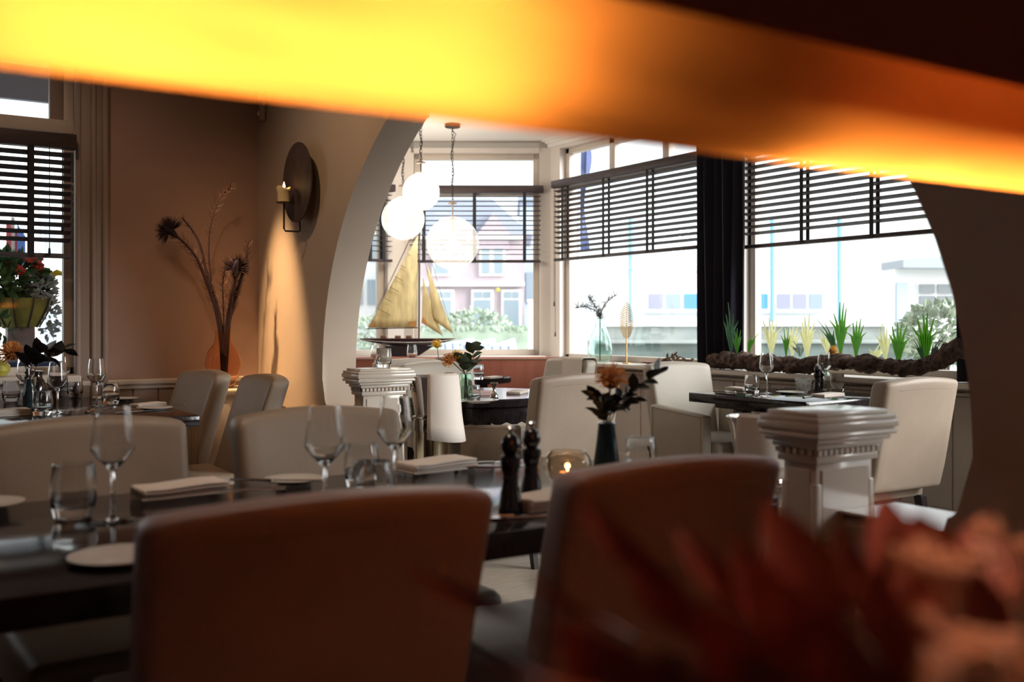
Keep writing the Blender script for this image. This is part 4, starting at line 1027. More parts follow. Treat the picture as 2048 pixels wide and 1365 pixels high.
def feather(label, pts, eye, seed, thick=.004, barbs=60, bl=.06, group='dried feathers in the amber vase', dense=False):
    base = vp + Vector((0, 0, .02)); t = thing('peacock_feather', label, 'feather', base, 0, group); rnd = random.Random(seed)
    st = [Vector((0, 0, 0))] + [at(px, py, Ya + dy) - base for px, py, dy in pts]
    # smooth
    for _ in range(2):
        q = [st[0]]
        for a, b in zip(st, st[1:]): q += [a.lerp(b, .25), a.lerp(b, .75)]
        st = q + [st[-1]]
    n = len(st)
    g = G(); g.tube(st, [thick * (1 - .75 * i / n) for i in range(n)], 6); part('shaft', g, 'feather', t)
    g = G()
    for k in range(barbs):
        u = rnd.uniform(.35, .98) * (n - 1); i = int(u); p = st[i].lerp(st[min(i + 1, n - 1)], u - i); ax = (st[min(i + 1, n - 1)] - st[max(i - 1, 0)]).normalized()
        sd = Vector((rnd.gauss(0, 1), rnd.gauss(0, 1), rnd.gauss(0, 1))); sd = (sd - ax * sd.dot(ax)).normalized(); L = bl * rnd.uniform(.5, 1.1)
        g.tube([p, p + sd * L * .5 + ax * L * .25, p + sd * L * .8 + ax * L * .75], [.0012, .0009, .0005], 3)
    part('barbs', g, 'feather_barb', t)
    if eye:
        c = st[-1]; ax = (st[-1] - st[-4]).normalized(); g = G()
        sd0 = ax.cross(Vector((SY, CY, 0))).normalized()
        for k in range(300):
            a = rnd.uniform(-1.9, 1.9); d = (ax * math.cos(a) + sd0 * math.sin(a) + Vector((rnd.gauss(0, .15), rnd.gauss(0, .15), 0))).normalized(); L = rnd.uniform(.05, .085)
            g.tube([c, c + d * L * .6, c + d * L], [.0016, .0013, .0005], 3)
        part('fringe', g, 'feather', t)
        g = G(); g.sphere((0, 0, 0), .042, 12, 8, (1, .45, 1.2)); 
        rotm = ax.to_track_quat('Z', 'Y').to_matrix().to_4x4(); bmesh.ops.transform(g.b, matrix=Matrix.Translation(c) @ rotm, verts=g.b.verts); part('eye_spot', g, 'feather_eye', t)
    return t
feather('peacock feather with dark eye, leaning far left', [(440, 640, 0), (405, 540, -.02), (385, 500, -.04), (340, 462, -.06)], True, 1, .013, 160, .05)
feather('bare dried stem curling up between the feathers', [(445, 640, 0), (412, 545, 0), (402, 490, 0), (385, 460, 0), (364, 436, 0)], False, 2, .011, 30, .03)
feather('thin dried twig reaching highest from the amber vase', [(443, 650, 0), (420, 560, .02), (416, 470, .02), (432, 410, .02), (450, 380, .02), (462, 376, .02)], False, 3, .006, 90, .055)
feather('peacock feather with dark eye, standing on the right', [(455, 650, 0), (462, 600, -.02), (470, 560, -.02), (473, 538, -.02)], True, 4, .020, 200, .05)
feather('dark dried feather bending right above the amber vase', [(452, 655, 0), (470, 600, 0), (485, 550, 0), (493, 520, 0), (495, 488, 0)], False, 5, .018, 200, .035)
feather('wispy dried feather in the middle of the amber vase', [(448, 650, .02), (446, 600, .02), (445, 560, .02), (454, 522, .02)], False, 6, .006, 120, .05)
# ================================================================ wine coolers
def cooler(label, x, y, top, r=.10):
    t = thing('wine_cooler', label, 'wine cooler', (x, y, 0), 0, 'champagne coolers on stands'); b0 = top - .19
    g = G(); g.lathe([(0, b0), (r * .66, b0), (r * .68, b0 + .006), (r * .93, top - .02), (r, top - .006), (r * 1.02, top), (r * .99, top + .002), (r * .95, top - .006), (r * .90, top - .03), (r * .62, b0 + .01), (0, b0 + .008)], n=36); part('bucket', g, 'chrome', t)
    for s in (-1, 1):
        g = G(); g.tube([(s * r * .92, .012 * math.cos(a), top - .05 + .02 * math.sin(a)) for a in [k * math.pi / 6 for k in range(13)]], .003, 5, False); part('ring_handle', g, 'chrome', t)
    g = G(); g.lathe([(0, b0 - .055), (r * .75, b0 - .055), (r * .76, b0 - .05), (r * .74, b0), (r * .80, b0 + .004), (r * .80, b0 + .012), (r * .70, b0 + .014), (r * .68, b0 - .001), (0, b0 - .001)], n=32); part('collar', g, 'chrome', t)
    g = G(); g.lathe([(0, .02), (r * .72, .02), (r * .72, b0 - .056), (0, b0 - .056)], n=28); part('column', g, 'brass_champagne', t)
    g = G(); g.lathe([(0, 0), (r * 1.3, 0), (r * 1.3, .012), (r * .9, .02), (0, .02)], n=28); part('base', g, 'chrome', t)
    return t
def cloth(label, x, y, top, r, a0, a1, drop, inside=.05, flare=.02, stripe=False):
    t = thing('cooler_cloth', label, 'napkin', (x, y, top), 0, 'linen cloths over the coolers')
    g = G(); rows = []; n = 18
    prof = [(-.022, -inside), (-.012, .004), (.004, .010), (.016, .004), (.020 + flare * .2, -drop * .25), (.020 + flare * .5, -drop * .5), (.020 + flare * .75, -drop * .75), (.020 + flare, -drop)]
    for dr, dz in prof:
        row = []
        for i in range(n + 1):
            u = i / n; a = R(a0 + (a1 - a0) * u); wob = .006 * math.sin(u * 9 + dz * 8) * min(1, abs(dz) * 8)
            row.append(g.b.verts.new(((r + dr + wob) * math.cos(a), (r + dr + wob) * math.sin(a), dz + (-.02 * math.sin(u * math.pi) if dz < -.1 else 0))))
        rows.append(row)
    for A, B in zip(rows, rows[1:]):
        for i in range(n): g.b.faces.new((A[i], A[i + 1], B[i + 1], B[i]))
    o = part('cloth', g, 'linen', t); s = o.modifiers.new('thick', 'SOLIDIFY'); s.thickness = .005; s.offset = 1
    if stripe:
        g = G(); rows = []
        for k, f in enumerate((.72, .80, .84, .88)):
            pass
        for f in (.76, .84):
            row = []
            for i in range(n + 1):
                u = i / n; a = R(a0 + (a1 - a0) * u); dz = -drop * f; wob = .006 * math.sin(u * 9 + dz * 8)
                rr = r + .020 + flare * f + wob + .0075; row.append(g.b.verts.new((rr * math.cos(a), rr * math.sin(a), dz - .02 * math.sin(u * math.pi))))
            rows.append(row)
        for i in range(n): g.b.faces.new((rows[0][i], rows[0][i + 1], rows[1][i + 1], rows[1][i]))
        part('stripe', g, 'linen_stripe', t)
    return t
c1 = at(862, 645, 4.52); c1 = Vector((c1.x, c1.y, 0)); z1_ = EYE - (755 - HOR) / F * 4.44
cooler('champagne cooler with white cloth, beside the left pillar', c1.x, c1.y, z1_, .105)
cloth('white linen cloth draped over the left cooler', c1.x, c1.y, z1_, .105, -125, 22, .27, flare=.03)
c2 = at(1525, 645, 2.86); z2_ = EYE - (838 - HOR) / F * 2.80
cooler('champagne cooler with striped cloth, beside the right pillar', c2.x, c2.y, z2_, .10)
cloth('cream striped cloth draped over the right cooler', c2.x, c2.y, z2_, .10, -172, -50, .14, flare=.008, stripe=True)
# ================================================================ globe pendants
def pendant(label, px, py_c, rpx, Y, cpx):
    c = at(px, py_c, Y); r = rpx / F * Y; ztop = 2.66
    t = thing('globe_pendant', label, 'pendant lamp', (c.x, c.y, 0), 0, 'glass globe pendants in the bay')
    g = G(); g.lathe([(0, ztop - .03), (.055, ztop - .03), (.060, ztop - .025), (.060, ztop - .002), (0, ztop - .002)], n=24); part('canopy', g, 'iron', t)
    zc = c.z; zn = zc + r * 1.42
    g = G(); z = ztop - .03; k = 0
    while z > zn + .06:
        pts = [(.008 * math.cos(a) if k % 2 else 0, 0 if k % 2 else .008 * math.cos(a), z - .016 + .017 * math.sin(a)) for a in [i * math.pi / 4 for i in range(9)]]
        g.tube(pts, .0022, 4, False); z -= .026; k += 1
    part('chain', g, 'iron', t)
    g = G(); pts = []
    for i in range(25):
        u = i / 24; pts.append((.018 * math.sin(u * 13) + (.02 if i == 2 else 0), .014 * math.cos(u * 11), ztop - .03 + (zn + .05 - ztop + .03) * u))
    g.tube(pts, .003, 5); part('cable', g, 'iron', t)
    g = G(); g.lathe([(0, zn + .05), (.006, zn + .05), (.008, zn + .03), (.034, zn + .022), (.034, zn + .014), (.006, zn + .012), (.005, zc + r * .98), (.028, zc + r * .92), (.030, zc + r * .86), (.012, zc + r * .84), (.012, zc + r * .45), (0, zc + r * .45)], n=18); part('socket', g, 'wood_bulb', t)
    pr = []
    for k in range(22):
        a = R(-90 + k * (90 + 66) / 21); pr.append((r * math.cos(a) if k else 0, zc + r * math.sin(a)))
    pr += [(.042, zc + r * .98), (.040, zc + r * 1.02)]
    g = G(); g.lathe(pr, n=40); part('globe', g, 'globe_glass', t, norm=True)
    g = G(); g.lathe([(0, zc - r * .28), (.018, zc - r * .22), (.030, zc), (.026, zc + r * .2), (.012, zc + r * .45), (0, zc + r * .45)], n=16); part('bulb', g, 'bulb', t)
    light('pendant_light', 'POINT', (c.x, c.y, zc + .02), 20.0, (1, .88, .72), shadow_soft_size=.05)
pendant('largest clear glass globe pendant, hanging lowest on the right', 905, 487, 53, 7.70, 903)
pendant('small clear glass globe pendant, hanging highest', 842, 384, 37.5, 7.30, 850)
pendant('clear glass globe pendant half cut off by the arch edge', 806, 438, 43, 7.75, 806)
# ================================================================ model yacht
Yy = 8.05; y0p = at(838, 715, Yy)
t = thing('model_yacht', 'model yacht with cream sails and dark hull on the window shelf', 'model boat', rm((838 - 1024) / F * Yy, Yy, .851), FR)
def L(px, py): return ((px - 838) / F * Yy, EYE - (py - HOR) / F * Yy - .851)
# hull: lofted sections
xs = [720, 745, 780, 820, 860, 890, 912]; zt2 = L(0, 678)[1]; wid = [.02, .045, .062, .068, .058, .032, .002]; dep = [.010, .032, .055, .062, .055, .030, .004]
g = G(); rows = []
for px, w_, dp in zip(xs, wid, dep):
    x = L(px, 0)[0]; rows.append([g.b.verts.new((x, w_ * math.sin(a), zt2 - dp * math.cos(a) ** .8 if abs(a) < math.pi / 2 - .01 else zt2)) for a in [R(-90 + 180 * k / 8) for k in range(9)]])
for A, B in zip(rows, rows[1:]):
    for k in range(8): g.b.faces.new((A[k], A[k + 1], B[k + 1], B[k]))
    g.b.faces.new((A[0], A[8], B[8], B[0]))
g.b.faces.new(rows[0]); g.b.faces.new(rows[-1][::-1])
part('hull', g, 'hull_black', t)
k0, k1, k2, k3 = L(770, 692), L(868, 692), L(838, 712), L(775, 712)
g = G(); g.prism([k0, k1, k2, k3], lambda p, d: (p[0], d, p[1]), -.010, .010); part('keel', g, 'hull_black', t)
g = G(); g.box((L(800, 0)[0], 0, .006), (.22, .10, .012), bev=.003); g.box((L(785, 0)[0], 0, .04), (.016, .06, .07)); g.box((L(825, 0)[0], 0, .04), (.016, .06, .07)); part('stand', g, 'hull_black', t)
g = G(); g.tube([(L(px, 0)[0], w_ * -1.005, zt2 - dp * .45) for px, w_, dp in zip(xs, [a * .97 for a in wid], dep)], .0022, 5); part('stripe', g, 'porcelain', t)
g = G(); g.prism([(L(px, 0)[0], w_ * .9) for px, w_ in zip(xs, wid)] + [(L(px, 0)[0], -w_ * .9) for px, w_ in zip(xs[::-1], wid[::-1])], lambda p, d: (p[0], p[1], zt2 + d), 0, .004); part('deck', g, 'deck_wood', t, False)
for px in (767, 796, 818):
    g = G(); g.box((L(px, 0)[0], 0, zt2 + .015), (.045, .05, .022), bev=.004); part('hatch', g, 'deck_wood', t)
g = G(); g.tube([(0, 0, zt2), (L(839, 0)[0], 0, L(0, 425)[1])], [.006, .004], 8); part('mast', g, 'hull_black', t)
g = G(); g.tube([(L(732, 658)[0], 0, L(0, 658)[1]), (L(836, 656)[0], 0, L(0, 656)[1])], .0045, 6); part('boom', g, 'hull_black', t)
def sail(name, pts, y, bulge, m='sail'):
    g = G(); P3 = [Vector((a, 0, b)) for a, b in pts]; n = 10; rows = []
    A, B, C = P3        # head, tack (front), clew (aft)
    for i in range(n + 1):
        u = i / n; s0 = A.lerp(B, u); s1 = A.lerp(C, u); row = []
        for j in range(n + 1):
            v = j / n; p = s0.lerp(s1, v); p.y = y - bulge * math.sin(v * math.pi) * u; row.append(g.b.verts.new(p))
        rows.append(row)
    for Q, S in zip(rows, rows[1:]):
        for j in range(n):
            f = [Q[j], Q[j + 1], S[j + 1], S[j]]; g.b.faces.new(f)
    bmesh.ops.remove_doubles(g.b, verts=g.b.verts, dist=1e-6)
    o = part(name, g, m, t); s = o.modifiers.new('thick', 'SOLIDIFY'); s.thickness = .003; s.offset = 0
    return o
ms = sail('main_sail', (L(836, 470), L(833, 655), L(736, 656)), 0, .03)
for a, b in (((816, 508), (823, 513)), ((803, 531), (814, 538)), ((790, 553), (806, 562)), ((780, 574), (798, 584)), ((769, 596), (784, 604)), ((757, 618), (782, 631))):
    p0, p1 = L(*a), L(*b); g = G(); g.bar((p0[0], -.024, p0[1]), (p1[0], -.034, p1[1]), .004, .004); part('batten', g, 'sail_batten', ms)
g = G(); g.prism([L(737, 654), L(750, 654), L(750, 648), L(744, 643)], lambda p, d: (p[0], d, p[1]), -.012, -.004); g.prism([L(819, 654), L(832, 654), L(832, 643), L(819, 643)], lambda p, d: (p[0], d, p[1]), -.022, -.012); part('corner_patch', g, 'sail_patch', ms, False)
js = sail('stay_sail', (L(846, 555), L(844, 646), L(885, 672)), -.01, .02, 'sail')
g = G(); g.prism([L(843, 646), L(856, 652), L(851, 640), L(845, 634)], lambda p, d: (p[0], d, p[1]), -.026, -.014); part('corner_patch', g, 'sail_patch', js, False)
sail('jib', (L(854, 528), L(866, 640), L(907, 668)), -.02, .015, 'sail')
g = G()
for a, b in (((838, 440), (908, 675)), ((838, 440), (735, 656)), ((838, 475), (886, 675)), ((838, 440), (728, 678))): g.tube([(L(*a)[0], 0, L(*a)[1]), (L(*b)[0], 0, L(*b)[1])], .0016, 4)
part('rigging', g, 'hull_black', t)
# ================================================================ sill ornaments
SZ = .8235
def sill(px, x=4.70): p = hx(px, 700, x); return Vector((p.x, p.y, SZ))
p = sill(1200, 4.69); Yp = p.xy.dot(Vector((SY, CY))); s_ = Yp / F
t = thing('green_vase', 'big teardrop vase of pale green glass on the window sill', 'vase', p)
h_ = at(1200, 636, Yp).z - SZ; R_ = 24.5 * s_
pr = [(0, 0), (R_ * .7, 0), (R_ * .97, h_ * .12), (R_, h_ * .28), (R_ * .85, h_ * .52), (R_ * .55, h_ * .75), (R_ * .28, h_ * .9), (R_ * .22, h_ * .97), (R_ * .27, h_)]
g = G(); g.lathe(pr + [(max(r_ - .004, .002), z) for r_, z in pr[:0:-1]] + [(0, .006)], n=32); part('glass_body', g, 'glass_green', t)
def twig(label, tips, seed):
    b = p + Vector((0, 0, .012)); t = thing('dried_branch', label, 'branch', b, 0, 'dry branches in the green vase'); rnd = random.Random(seed)
    g = G(); pts = [Vector((0, 0, 0)), Vector((0, 0, h_ * .95))] + [at(a, c, Yp) - b for a, c in tips]
    g.tube(pts, [.004, .004] + [.003] * len(tips), 5); part('stem', g, 'twig_dark', t)
    g = G()
    for i in range(150):
        u = rnd.uniform(1, len(pts) - 1.01); k = int(u); q = pts[k].lerp(pts[k + 1], u - k); d = Vector((rnd.gauss(0, 1), rnd.gauss(0, 1), rnd.gauss(.5, 1))).normalized(); Ln = rnd.uniform(.02, .06) * (.6 + (u - 1) / len(pts))
        g.tube([q, q + d * Ln * .6, q + d * Ln + Vector((0, 0, .006))], [.0014, .001, .0008], 3)
        g.sphere(q + d * Ln, .0024, 5, 4)
    part('twigs', g, 'twig_dark', t)
twig('dark dry branch leaning right out of the green vase', [(1203, 622), (1213, 605), (1232, 590)], 1)
twig('thin dry branch leaning left out of the green vase', [(1198, 625), (1186, 606), (1176, 592)], 2)
twig('sparse dry branch reaching far left above the green vase', [(1192, 622), (1172, 614), (1150, 616)], 3)
p2 = sill(1253, 4.68); Y2 = p2.xy.dot(Vector((SY, CY)))
t = thing('gold_leaf_ornament', 'gold metal feather-shaped ornament on the window sill', 'ornament', p2, FR)
zz = lambda py: EYE - (py - HOR) / F * Y2 - SZ
g = G(); g.lathe([(0, 0), (.030, 0), (.030, .008), (0, .010)], n=16); part('foot', g, 'gold', t)
g = G(); g.tube([(0, 0, .005), (0, 0, zz(680)), (.002, 0, zz(606))], [.006, .005, .002], 8); part('stem', g, 'gold', t)
for k in range(20):
    u = (k + .5) / 20; z = zz(679) + (zz(608) - zz(679)) * u; w_ = 14.5 / F * Y2 * math.sin(math.pi * (u * .86 + .12)) ** .7
    for s in (-1, 1):
        g = G(); hh = .0058; g.prism([(0, z), (s * w_ * .6, z + .008), (s * w_, z + .019), (s * w_ * .97, z + .019 + hh), (s * w_ * .5, z + .010 + hh), (0, z + hh)], lambda q, d: (q[0], d - .006 * abs(q[0]) / .05, q[1]), -.0015, .0015); part('barb', g, 'gold', t, False)
p3 = sill(1318, 4.69)
t = thing('driftwood_dish', 'shallow dark dish with bark pieces on the sill', 'dish', p3)
g = G(); g.lathe([(0, 0), (.05, 0), (.10, .008), (.16, .022), (.162, .025), (.155, .024), (.09, .012), (0, .006)], n=28); g.warp(lambda c: (c.x * .55, c.y * 1.15, c.z)); part('dish', g, 'terracotta', t)
rnd = random.Random(4)
g = G()
for k in range(26):
    q = Vector((rnd.uniform(-.05, .05), rnd.uniform(-.30, -.06), .024 + rnd.uniform(0, .02))); d = Vector((rnd.gauss(0, .5), rnd.gauss(0, 1), rnd.gauss(.2, .4))).normalized()
    g.tube([q, q + d * .03 + Vector((0, 0, .006)), q + d * .055], [.006, .009, .004], 5)
for k in range(7): q = Vector((rnd.uniform(-.02, .02), -.13 + rnd.uniform(-.02, .02), .03 + .008 * k)); g.tube([q, q + Vector((rnd.gauss(0, .01), rnd.gauss(0, .012), .02))], [.010, .005], 5)
o = part('bark_pieces', g, 'bark_pale', t); o['kind'] = 'stuff'
# driftwood log
log = [(1424, 722, 13), (1450, 722, 17), (1480, 722, 19), (1520, 727, 18), (1560, 730, 18), (1600, 732, 17), (1640, 727, 18), (1690, 724, 18), (1740, 729, 18), (1785, 736, 16), (1830, 739, 15), (1865, 728, 17), (1893, 712, 20), (1925, 694, 18)]
pts, rs = [], []
for a, b, c in log:
    q = hx(a, b, 4.615); pts.append(q); rs.append(c / F * q.xy.dot(Vector((SY, CY))) * .92)
lift = max(0, max((SZ + r_ * .8) - q.z for q, r_ in zip(pts, rs)))
# resample
P2, R2 = [], []
for i in range(len(pts) - 1):
    for k in range(12): u = k / 12; P2.append(pts[i].lerp(pts[i + 1], u)); R2.append(rs[i] * (1 - u) + rs[i + 1] * u)
P2.append(pts[-1]); R2.append(rs[-1] * .8)
g = G(); g.tube(P2, R2, 28); rnd = random.Random(11)
from mathutils import noise as nz
for v in g.b.verts:
    n_ = nz.noise(v.co * 14) * .020 + nz.noise(v.co * 36) * .013 + nz.noise(v.co * 90) * .008; c = min(P2, key=lambda q: (q - v.co).length_squared); d = (v.co - c).normalized(); v.co += d * n_; v.co.z = max(v.co.z, SZ + .001); v.co.x = min(v.co.x, 4.79)
tag(link('driftwood_log', g.mesh('driftwood_log', 'bark')), 'long gnarled brown driftwood log lying on the window sill', 'driftwood')
# staghorn ferns along the sill
def fern(label, px, pyb, pyt, m, seed, lean=0, fingers=5, wpx=14, x=4.735):
    b = hx(px, pyb, x); Yb_ = b.xy.dot(Vector((SY, CY))); s_ = Yb_ / F; H = (pyb - pyt) * s_; rnd = random.Random(seed)
    t = thing('staghorn_fern', label, 'fern', (b.x, b.y, max(b.z - .03, SZ)), FR, 'staghorn ferns on the window sill')
    z0 = b.z - t.location.z; w_ = wpx * s_
    ln = lambda u: lean * s_ * u * u
    ks = [0, .14, .28, .40, .50, .66, .82, 1]; Wp = [.18, .36, .62, .88, 1.0]
    for f in range(fingers):
        u = (f + .5) / fingers - .5; au = abs(u) * 2; top = (1 - .42 * au ** 1.3) * rnd.uniform(.88, 1.06); sp_ = u * rnd.uniform(3.4, 5.2); dy = rnd.uniform(-.03, .03); bow = rnd.uniform(-.1, .1)
        pts, ws = [], []
        for n_, k in enumerate(ks):
            if n_ < 5: x = u * 2 * Wp[n_] * w_; hwid = Wp[n_] * w_ / fingers * 1.5; z = k
            else:
                q = (k - .5) / .5; x = (u * 2 * Wp[4] * (1 - q) + sp_ * q + bow * math.sin(q * 3)) * w_; z = .5 + q * (top - .5); hwid = w_ * (.25 - .18 * q)
            pts.append(Vector((x + ln(z), .02 * z * H + dy * max(0, k - .4), z0 - .03 + (H + .03) * z))); ws.append(hwid)
        g = G(); g.blade(pts, ws, (1, 0, 0)); part('frond_finger', g, m, t, norm=False)
    return t
GF = [('dark staghorn fern before the curtain, tallest there', 1462, 700, 610, 'fern_dark', -4, 5, 9, 4.60), ('small pale-tipped staghorn fern at the curtain foot', 1474, 700, 652, 'fern_green', 2, 5, 7, 4.60),
      ('broad-leaved staghorn fern just right of the curtain', 1497, 702, 655, 'fern_green', 22, 2, 5, 4.70), ('small staghorn fern between pale ones, left of the flower', 1572, 704, 652, 'fern_green', 2, 4, 6, 4.70),
      ('dark drooping staghorn fern left of the tall one', 1668, 700, 636, 'fern_dark', -30, 4, 8, 4.70), ('tall bright green staghorn fern right of the flower', 1681, 702, 602, 'fern_green', 4, 6, 12, 4.72),
      ('bright green staghorn fern right of the tall one', 1712, 705, 632, 'fern_green', 8, 6, 11, 4.72), ('green staghorn fern in the middle of the right half', 1797, 720, 640, 'fern_green', 4, 6, 13, 4.72),
      ('tall bright green staghorn fern near the arch jamb', 1852, 718, 618, 'fern_green', -2, 6, 14, 4.72), ('low dark staghorn fern leaning left near the arch jamb', 1846, 718, 668, 'fern_dark', -26, 4, 6, 4.68),
      ('grey-green staghorn fern leaning right near the arch jamb', 1864, 716, 670, 'leaf_grey', 24, 4, 6, 4.74), ('grey flat-leaved staghorn fern left of the flower', 1600, 704, 682, 'leaf_grey', -14, 3, 10, 4.68),
      ('pale fern in place of a pane reflection, leftmost of the pale ones', 1543, 702, 628, 'fern_reflection', -2, 6, 12, 4.77), ('pale fern in place of a pane reflection, second of the pale ones', 1585, 702, 645, 'fern_reflection', -3, 6, 11, 4.77),  # these pale ferns stand for plants mirrored in the window glass
      ('pale fern in place of a pane reflection, tallest of the pale ones', 1614, 704, 622, 'fern_reflection', 2, 6, 13, 4.77), ('pale fern in place of a pane reflection, rightmost of the pale ones', 1771, 712, 640, 'fern_reflection', -10, 5, 11, 4.77),
      ('pale fern in place of a pane reflection, behind the tall green one', 1655, 702, 650, 'fern_reflection', -16, 4, 9, 4.77), ('low pale fern in place of a pane reflection, behind the log middle', 1750, 712, 686, 'fern_reflection', 16, 4, 12, 4.76)]
for i, (lab, px, pb, pt, m_, ln_, fg, wp, xx) in enumerate(GF): fern(lab, px, pb, pt, m_, 30 + i, ln_, fg, wp, xx)
# ================================================================ ceiling spots of the main room
def spot(label, loc, target, watts, size, blend=.5, color=(1, .62, .32)):
    loc = Vector(loc); t = thing('ceiling_spot', label, 'spotlight', loc, 0, 'warm ceiling spots'); d = (Vector(target) - loc).normalized(); rot = d.to_track_quat('-Z', 'Y').to_matrix().to_4x4()
    g = G(); g.lathe([(0, 0), (.05, 0), (.05, -.01), (0, -.012)], n=16); g.tube([(0, 0, 0), (0, 0, -.05)], .008, 6); part('mount', g, 'white_paint', t)
    g = G(); g.lathe([(.028, -.06), (.032, -.06), (.032, .03), (.02, .04), (0, .04), (0, .035), (.018, .035), (.028, .026)], (0, 0, -.075), 16, rot); part('barrel', g, 'white_paint', t)
    l = light('spot_light', 'SPOT', loc + Vector((0, 0, -.075)) + d * .065, watts, color, spot_size=R(size), spot_blend=blend, shadow_soft_size=.025)
    l.rotation_euler = d.to_track_quat('-Z', 'Y').to_euler()
spot('warm ceiling spot aimed at the amber vase', (1.15, 5.22, 2.895), (1.84, 5.19, .90), 430, 29, 1.0, (1, .60, .28))
spot('warm ceiling spot over the left window table', (.5, 4.5, 2.895), (.75, 5.5, 1.2), 9, 100, .8, (1, .66, .42))
spot('warm ceiling spot over the near table', (.4, 2.2, 2.895), (1.2, 3.4, .8), 14, 110, .9)
spot('added ceiling spot straight above the near table, brightening it', (.75, 1.95, 2.895), (.75, 2.0, .75), 34, 75, .9, (1, .80, .64))  # added out of view to brighten the napkins and chair tops
spot('warm ceiling spot washing the arch wall', (.9, 3.9, 2.895), (1.84, 4.6, 1.3), 22, 90, .9)
# ================================================================ foreground lamp
t = thing('fabric_pendant', 'long glowing orange fabric lamp hanging close overhead', 'pendant lamp', (.65, .60, 1.35))
hw = 1.35; sec = []
for k in range(0, 13): a = R(180 + 180 * k / 12); sec.append((.08 * math.cos(a), .08 * math.sin(a)))
sec += [(.08, .002), (-.08, .002)]
g = G(); A = [g.b.verts.new((-hw, y, z)) for y, z in sec]; B = [g.b.verts.new((hw, y, z)) for y, z in sec]
n = len(sec)
for i in range(n): j = (i + 1) % n; g.b.faces.new((A[i], A[j], B[j], B[i]))
g.b.faces.new(A[::-1]); g.b.faces.new(B); part('shade', g, 'shade_fabric', t)
g = G(); g.box((0, 0, .15), (2 * hw + .02, .166, .31), bev=.004); part('upper_band', g, 'band_red', t)
g = G(); g.tube([(-.7, 0, .30), (-.7, 0, 1.55)], .004, 6); g.tube([(.7, 0, .30), (.7, 0, 1.55)], .004, 6); part('cable', g, 'iron', t)
g = G(); g.box((0, 0, 1.535), (1.6, .06, .03), bev=.005); part('ceiling_bar', g, 'iron', t)
for sx_, ln, sy_, sz_, dr, wt in ((.20, .34, .605, 1.335, (0, -.80, -.60), 1.1), (.90, .46, .615, 1.320, (0, .15, -.99), 1.9)):
    dv = Vector(dr).normalized(); g = G(); g.box((sx_ - .65, sy_ - .60 - dv.y * .006, sz_ - 1.35 - dv.z * .006), (ln, .012, .004), Matrix.Rotation(math.atan2(dv.y, -dv.z), 4, 'X')); part('lamp_strip', g, 'white_paint', t)
    l = light('lamp_strip_light', 'AREA', (sx_, sy_, sz_), wt, (1, .72, .40), shape='RECTANGLE', size=ln, size_y=.016)
    l.rotation_euler = dv.to_track_quat('-Z', 'X').to_euler(); l.rotation_euler = (Matrix((Vector((1, 0, 0)), (-dv).cross(Vector((1, 0, 0))), -dv)).transposed()).to_euler()
# ================================================================ foreground bouquet
t = thing('console_table', 'slim dark console table under the foreground bouquet', 'console', (.48, .30, 0))
g = G(); g.box((0, 0, .785), (.80, .30, .03), bev=.004); part('tabletop', g, 'wood_black', t); legs(t, (-.36, .36), (-.11, .11), .77, .04)
bv = Vector((.50, .30, .8005))
t = thing('bouquet_vase', 'dark stoneware vase holding the foreground bouquet', 'vase', bv)
g = G(); g.lathe([(0, 0), (.045, 0), (.06, .03), (.062, .07), (.042, .11), (.040, .12), (.034, .12), (.055, .07), (.05, .03), (0, .01)], n=24); part('body', g, 'mill_black', t)
t = thing('leaf_bouquet', 'blurred bouquet of dark red-brown leaves in the lower right', 'bouquet', bv + Vector((0, 0, .02)))
o_ = t.location
def stem_leaf(px, py, Y, Ln, w_, tilt, seed):
    tip = at(px, py, Y) - o_; rnd = random.Random(seed)
    g = G(); mid = tip * .55 + Vector((0, 0, .03)); g.tube([(0, 0, 0), (0, 0, .08), mid, tip * .85], [.0022, .002, .0018, .0012], 5); part('stem', g, 'stem_brown', t)
    d = (tip - mid).normalized() + Vector(tilt); g = G(); leaf(g, tip - d.normalized() * Ln * .7, d, Ln, w_, Vector((CY, -SY, rnd.uniform(-.5, .5)))); part('leaf', g, 'leaf_wine', t, norm=False)
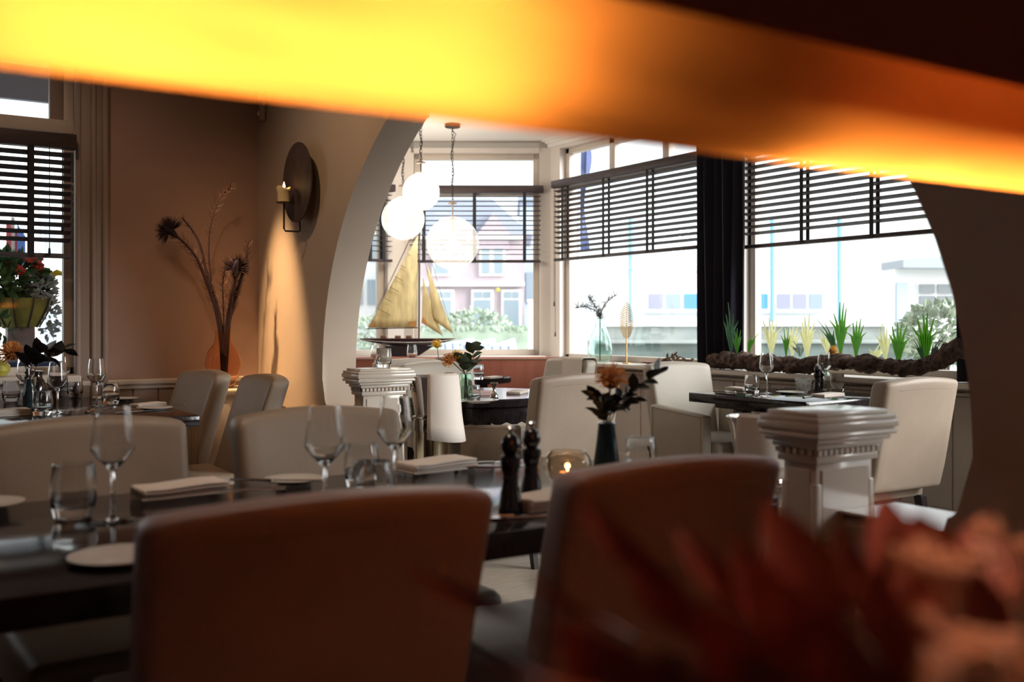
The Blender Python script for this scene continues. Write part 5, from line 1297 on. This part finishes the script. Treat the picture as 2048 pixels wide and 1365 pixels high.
for i, (px, py, Y, Ln, w_, tl) in enumerate(((885, 1165, .52, .07, .007, (-.2, 0, .2)), (1225, 1060, .50, .08, .018, (0, 0, .4)), (1170, 1290, .44, .06, .016, (0, 0, .5)), (1400, 1110, .52, .07, .016, (.1, 0, .3)), (1330, 1180, .46, .08, .02, (0, 0, .3)),
    (1500, 1140, .48, .07, .014, (.4, 0, .2)), (1570, 1080, .54, .08, .020, (.2, 0, .3)), (1700, 1120, .50, .07, .012, (.1, 0, .5)), (1060, 1330, .42, .07, .018, (-.3, 0, .2)), (1260, 1320, .40, .07, .02, (.1, 0, .2)), (1460, 1270, .42, .08, .02, (.2, 0, .3)),
    (1600, 1220, .46, .08, .022, (.2, 0, .2)), (1680, 1300, .40, .07, .02, (.2, 0, .3)), (1780, 1060, .56, .07, .020, (.3, 0, .3)), (1760, 1200, .48, .08, .02, (.1, 0, .3)), (1840, 1090, .55, .06, .022, (.3, 0, .1)), (1380, 1345, .38, .07, .02, (0, 0, .3)), (1540, 1345, .38, .07, .02, (0, 0, .3)), (1960, 1090, .6, .07, .022, (.3, 0, .1)), (1820, 1280, .42, .07, .02, (0, 0, .4)), (1930, 1200, .5, .08, .022, (.1, 0, .2)), (1120, 1180, .5, .07, .012, (-.2, 0, .3)))):
    stem_leaf(px, py, Y, Ln, w_, tl, i)
def umbel(label, px, py, Y, r, seed):
    c = at(px, py, Y); base = bv + Vector((.01, 0, .02)); t = thing('umbel_flower', label, 'flower', base, 0, 'pale umbel flowers in the foreground'); rnd = random.Random(seed); c = c - base
    hub = c - Vector((-.012, 0, .035)); g = G(); g.tube([(0, 0, 0), (0, 0, .09), hub * .6 + Vector((0, 0, .03)), hub], .0032, 6); part('stem', g, 'umbel', t)
    for k in range(8):
        d = Vector((rnd.gauss(0, 1), rnd.gauss(0, 1), 0)); d = d.normalized() * r * (.35 + .65 * (k + .5) / 8); q = c + d + Vector((0, 0, rnd.uniform(-.006, .006)))
        g = G(); g.tube([hub, hub.lerp(q, .6) + Vector((0, 0, .002)), q], .0011, 4)
        for j in range(7): g.sphere(q + Vector((rnd.gauss(0, .004), rnd.gauss(0, .004), rnd.gauss(0, .0015))), .0038, 6, 4)
        part('floret', g, 'umbel', t)
umbel('pale umbel flower highest at the right frame edge', 1995, 1085, .50, .042, 1)
umbel('pale umbel flower left of the topmost one', 1880, 1125, .49, .020, 2)
umbel('pale umbel flower low in the right corner', 1990, 1285, .43, .030, 3)
umbel('pale umbel flower lowest, left of the corner one', 1890, 1330, .41, .014, 4)

# added drum lamp out of view, brightens the foreground leaves and umbels
t = thing('fill_drum', 'added copper-red drum lamp out of view, lighting the bouquet', 'pendant lamp', (.85, -.05, 1.36))
g = G(); g.lathe([(.20, 0), (.20, .22), (.197, .22), (.197, 0), (.20, 0)], n=36); part('shade', g, 'band_red', t)
g = G(); g.tube([(0, 0, .15), (0, 0, 1.53)], .004, 6); part('cable', g, 'iron', t)
g = G(); g.sphere((0, 0, .14), .022, 12, 8); part('bulb', g, 'bulb', t)
g = G(); g.lathe([(0, 1.52), (.05, 1.52), (.05, 1.54), (0, 1.54)], n=16); part('ceiling_cup', g, 'iron', t)
light('fill_drum_light', 'POINT', (.85, -.05, 1.50), 10.0, (1, .43, .25), shadow_soft_size=.05)
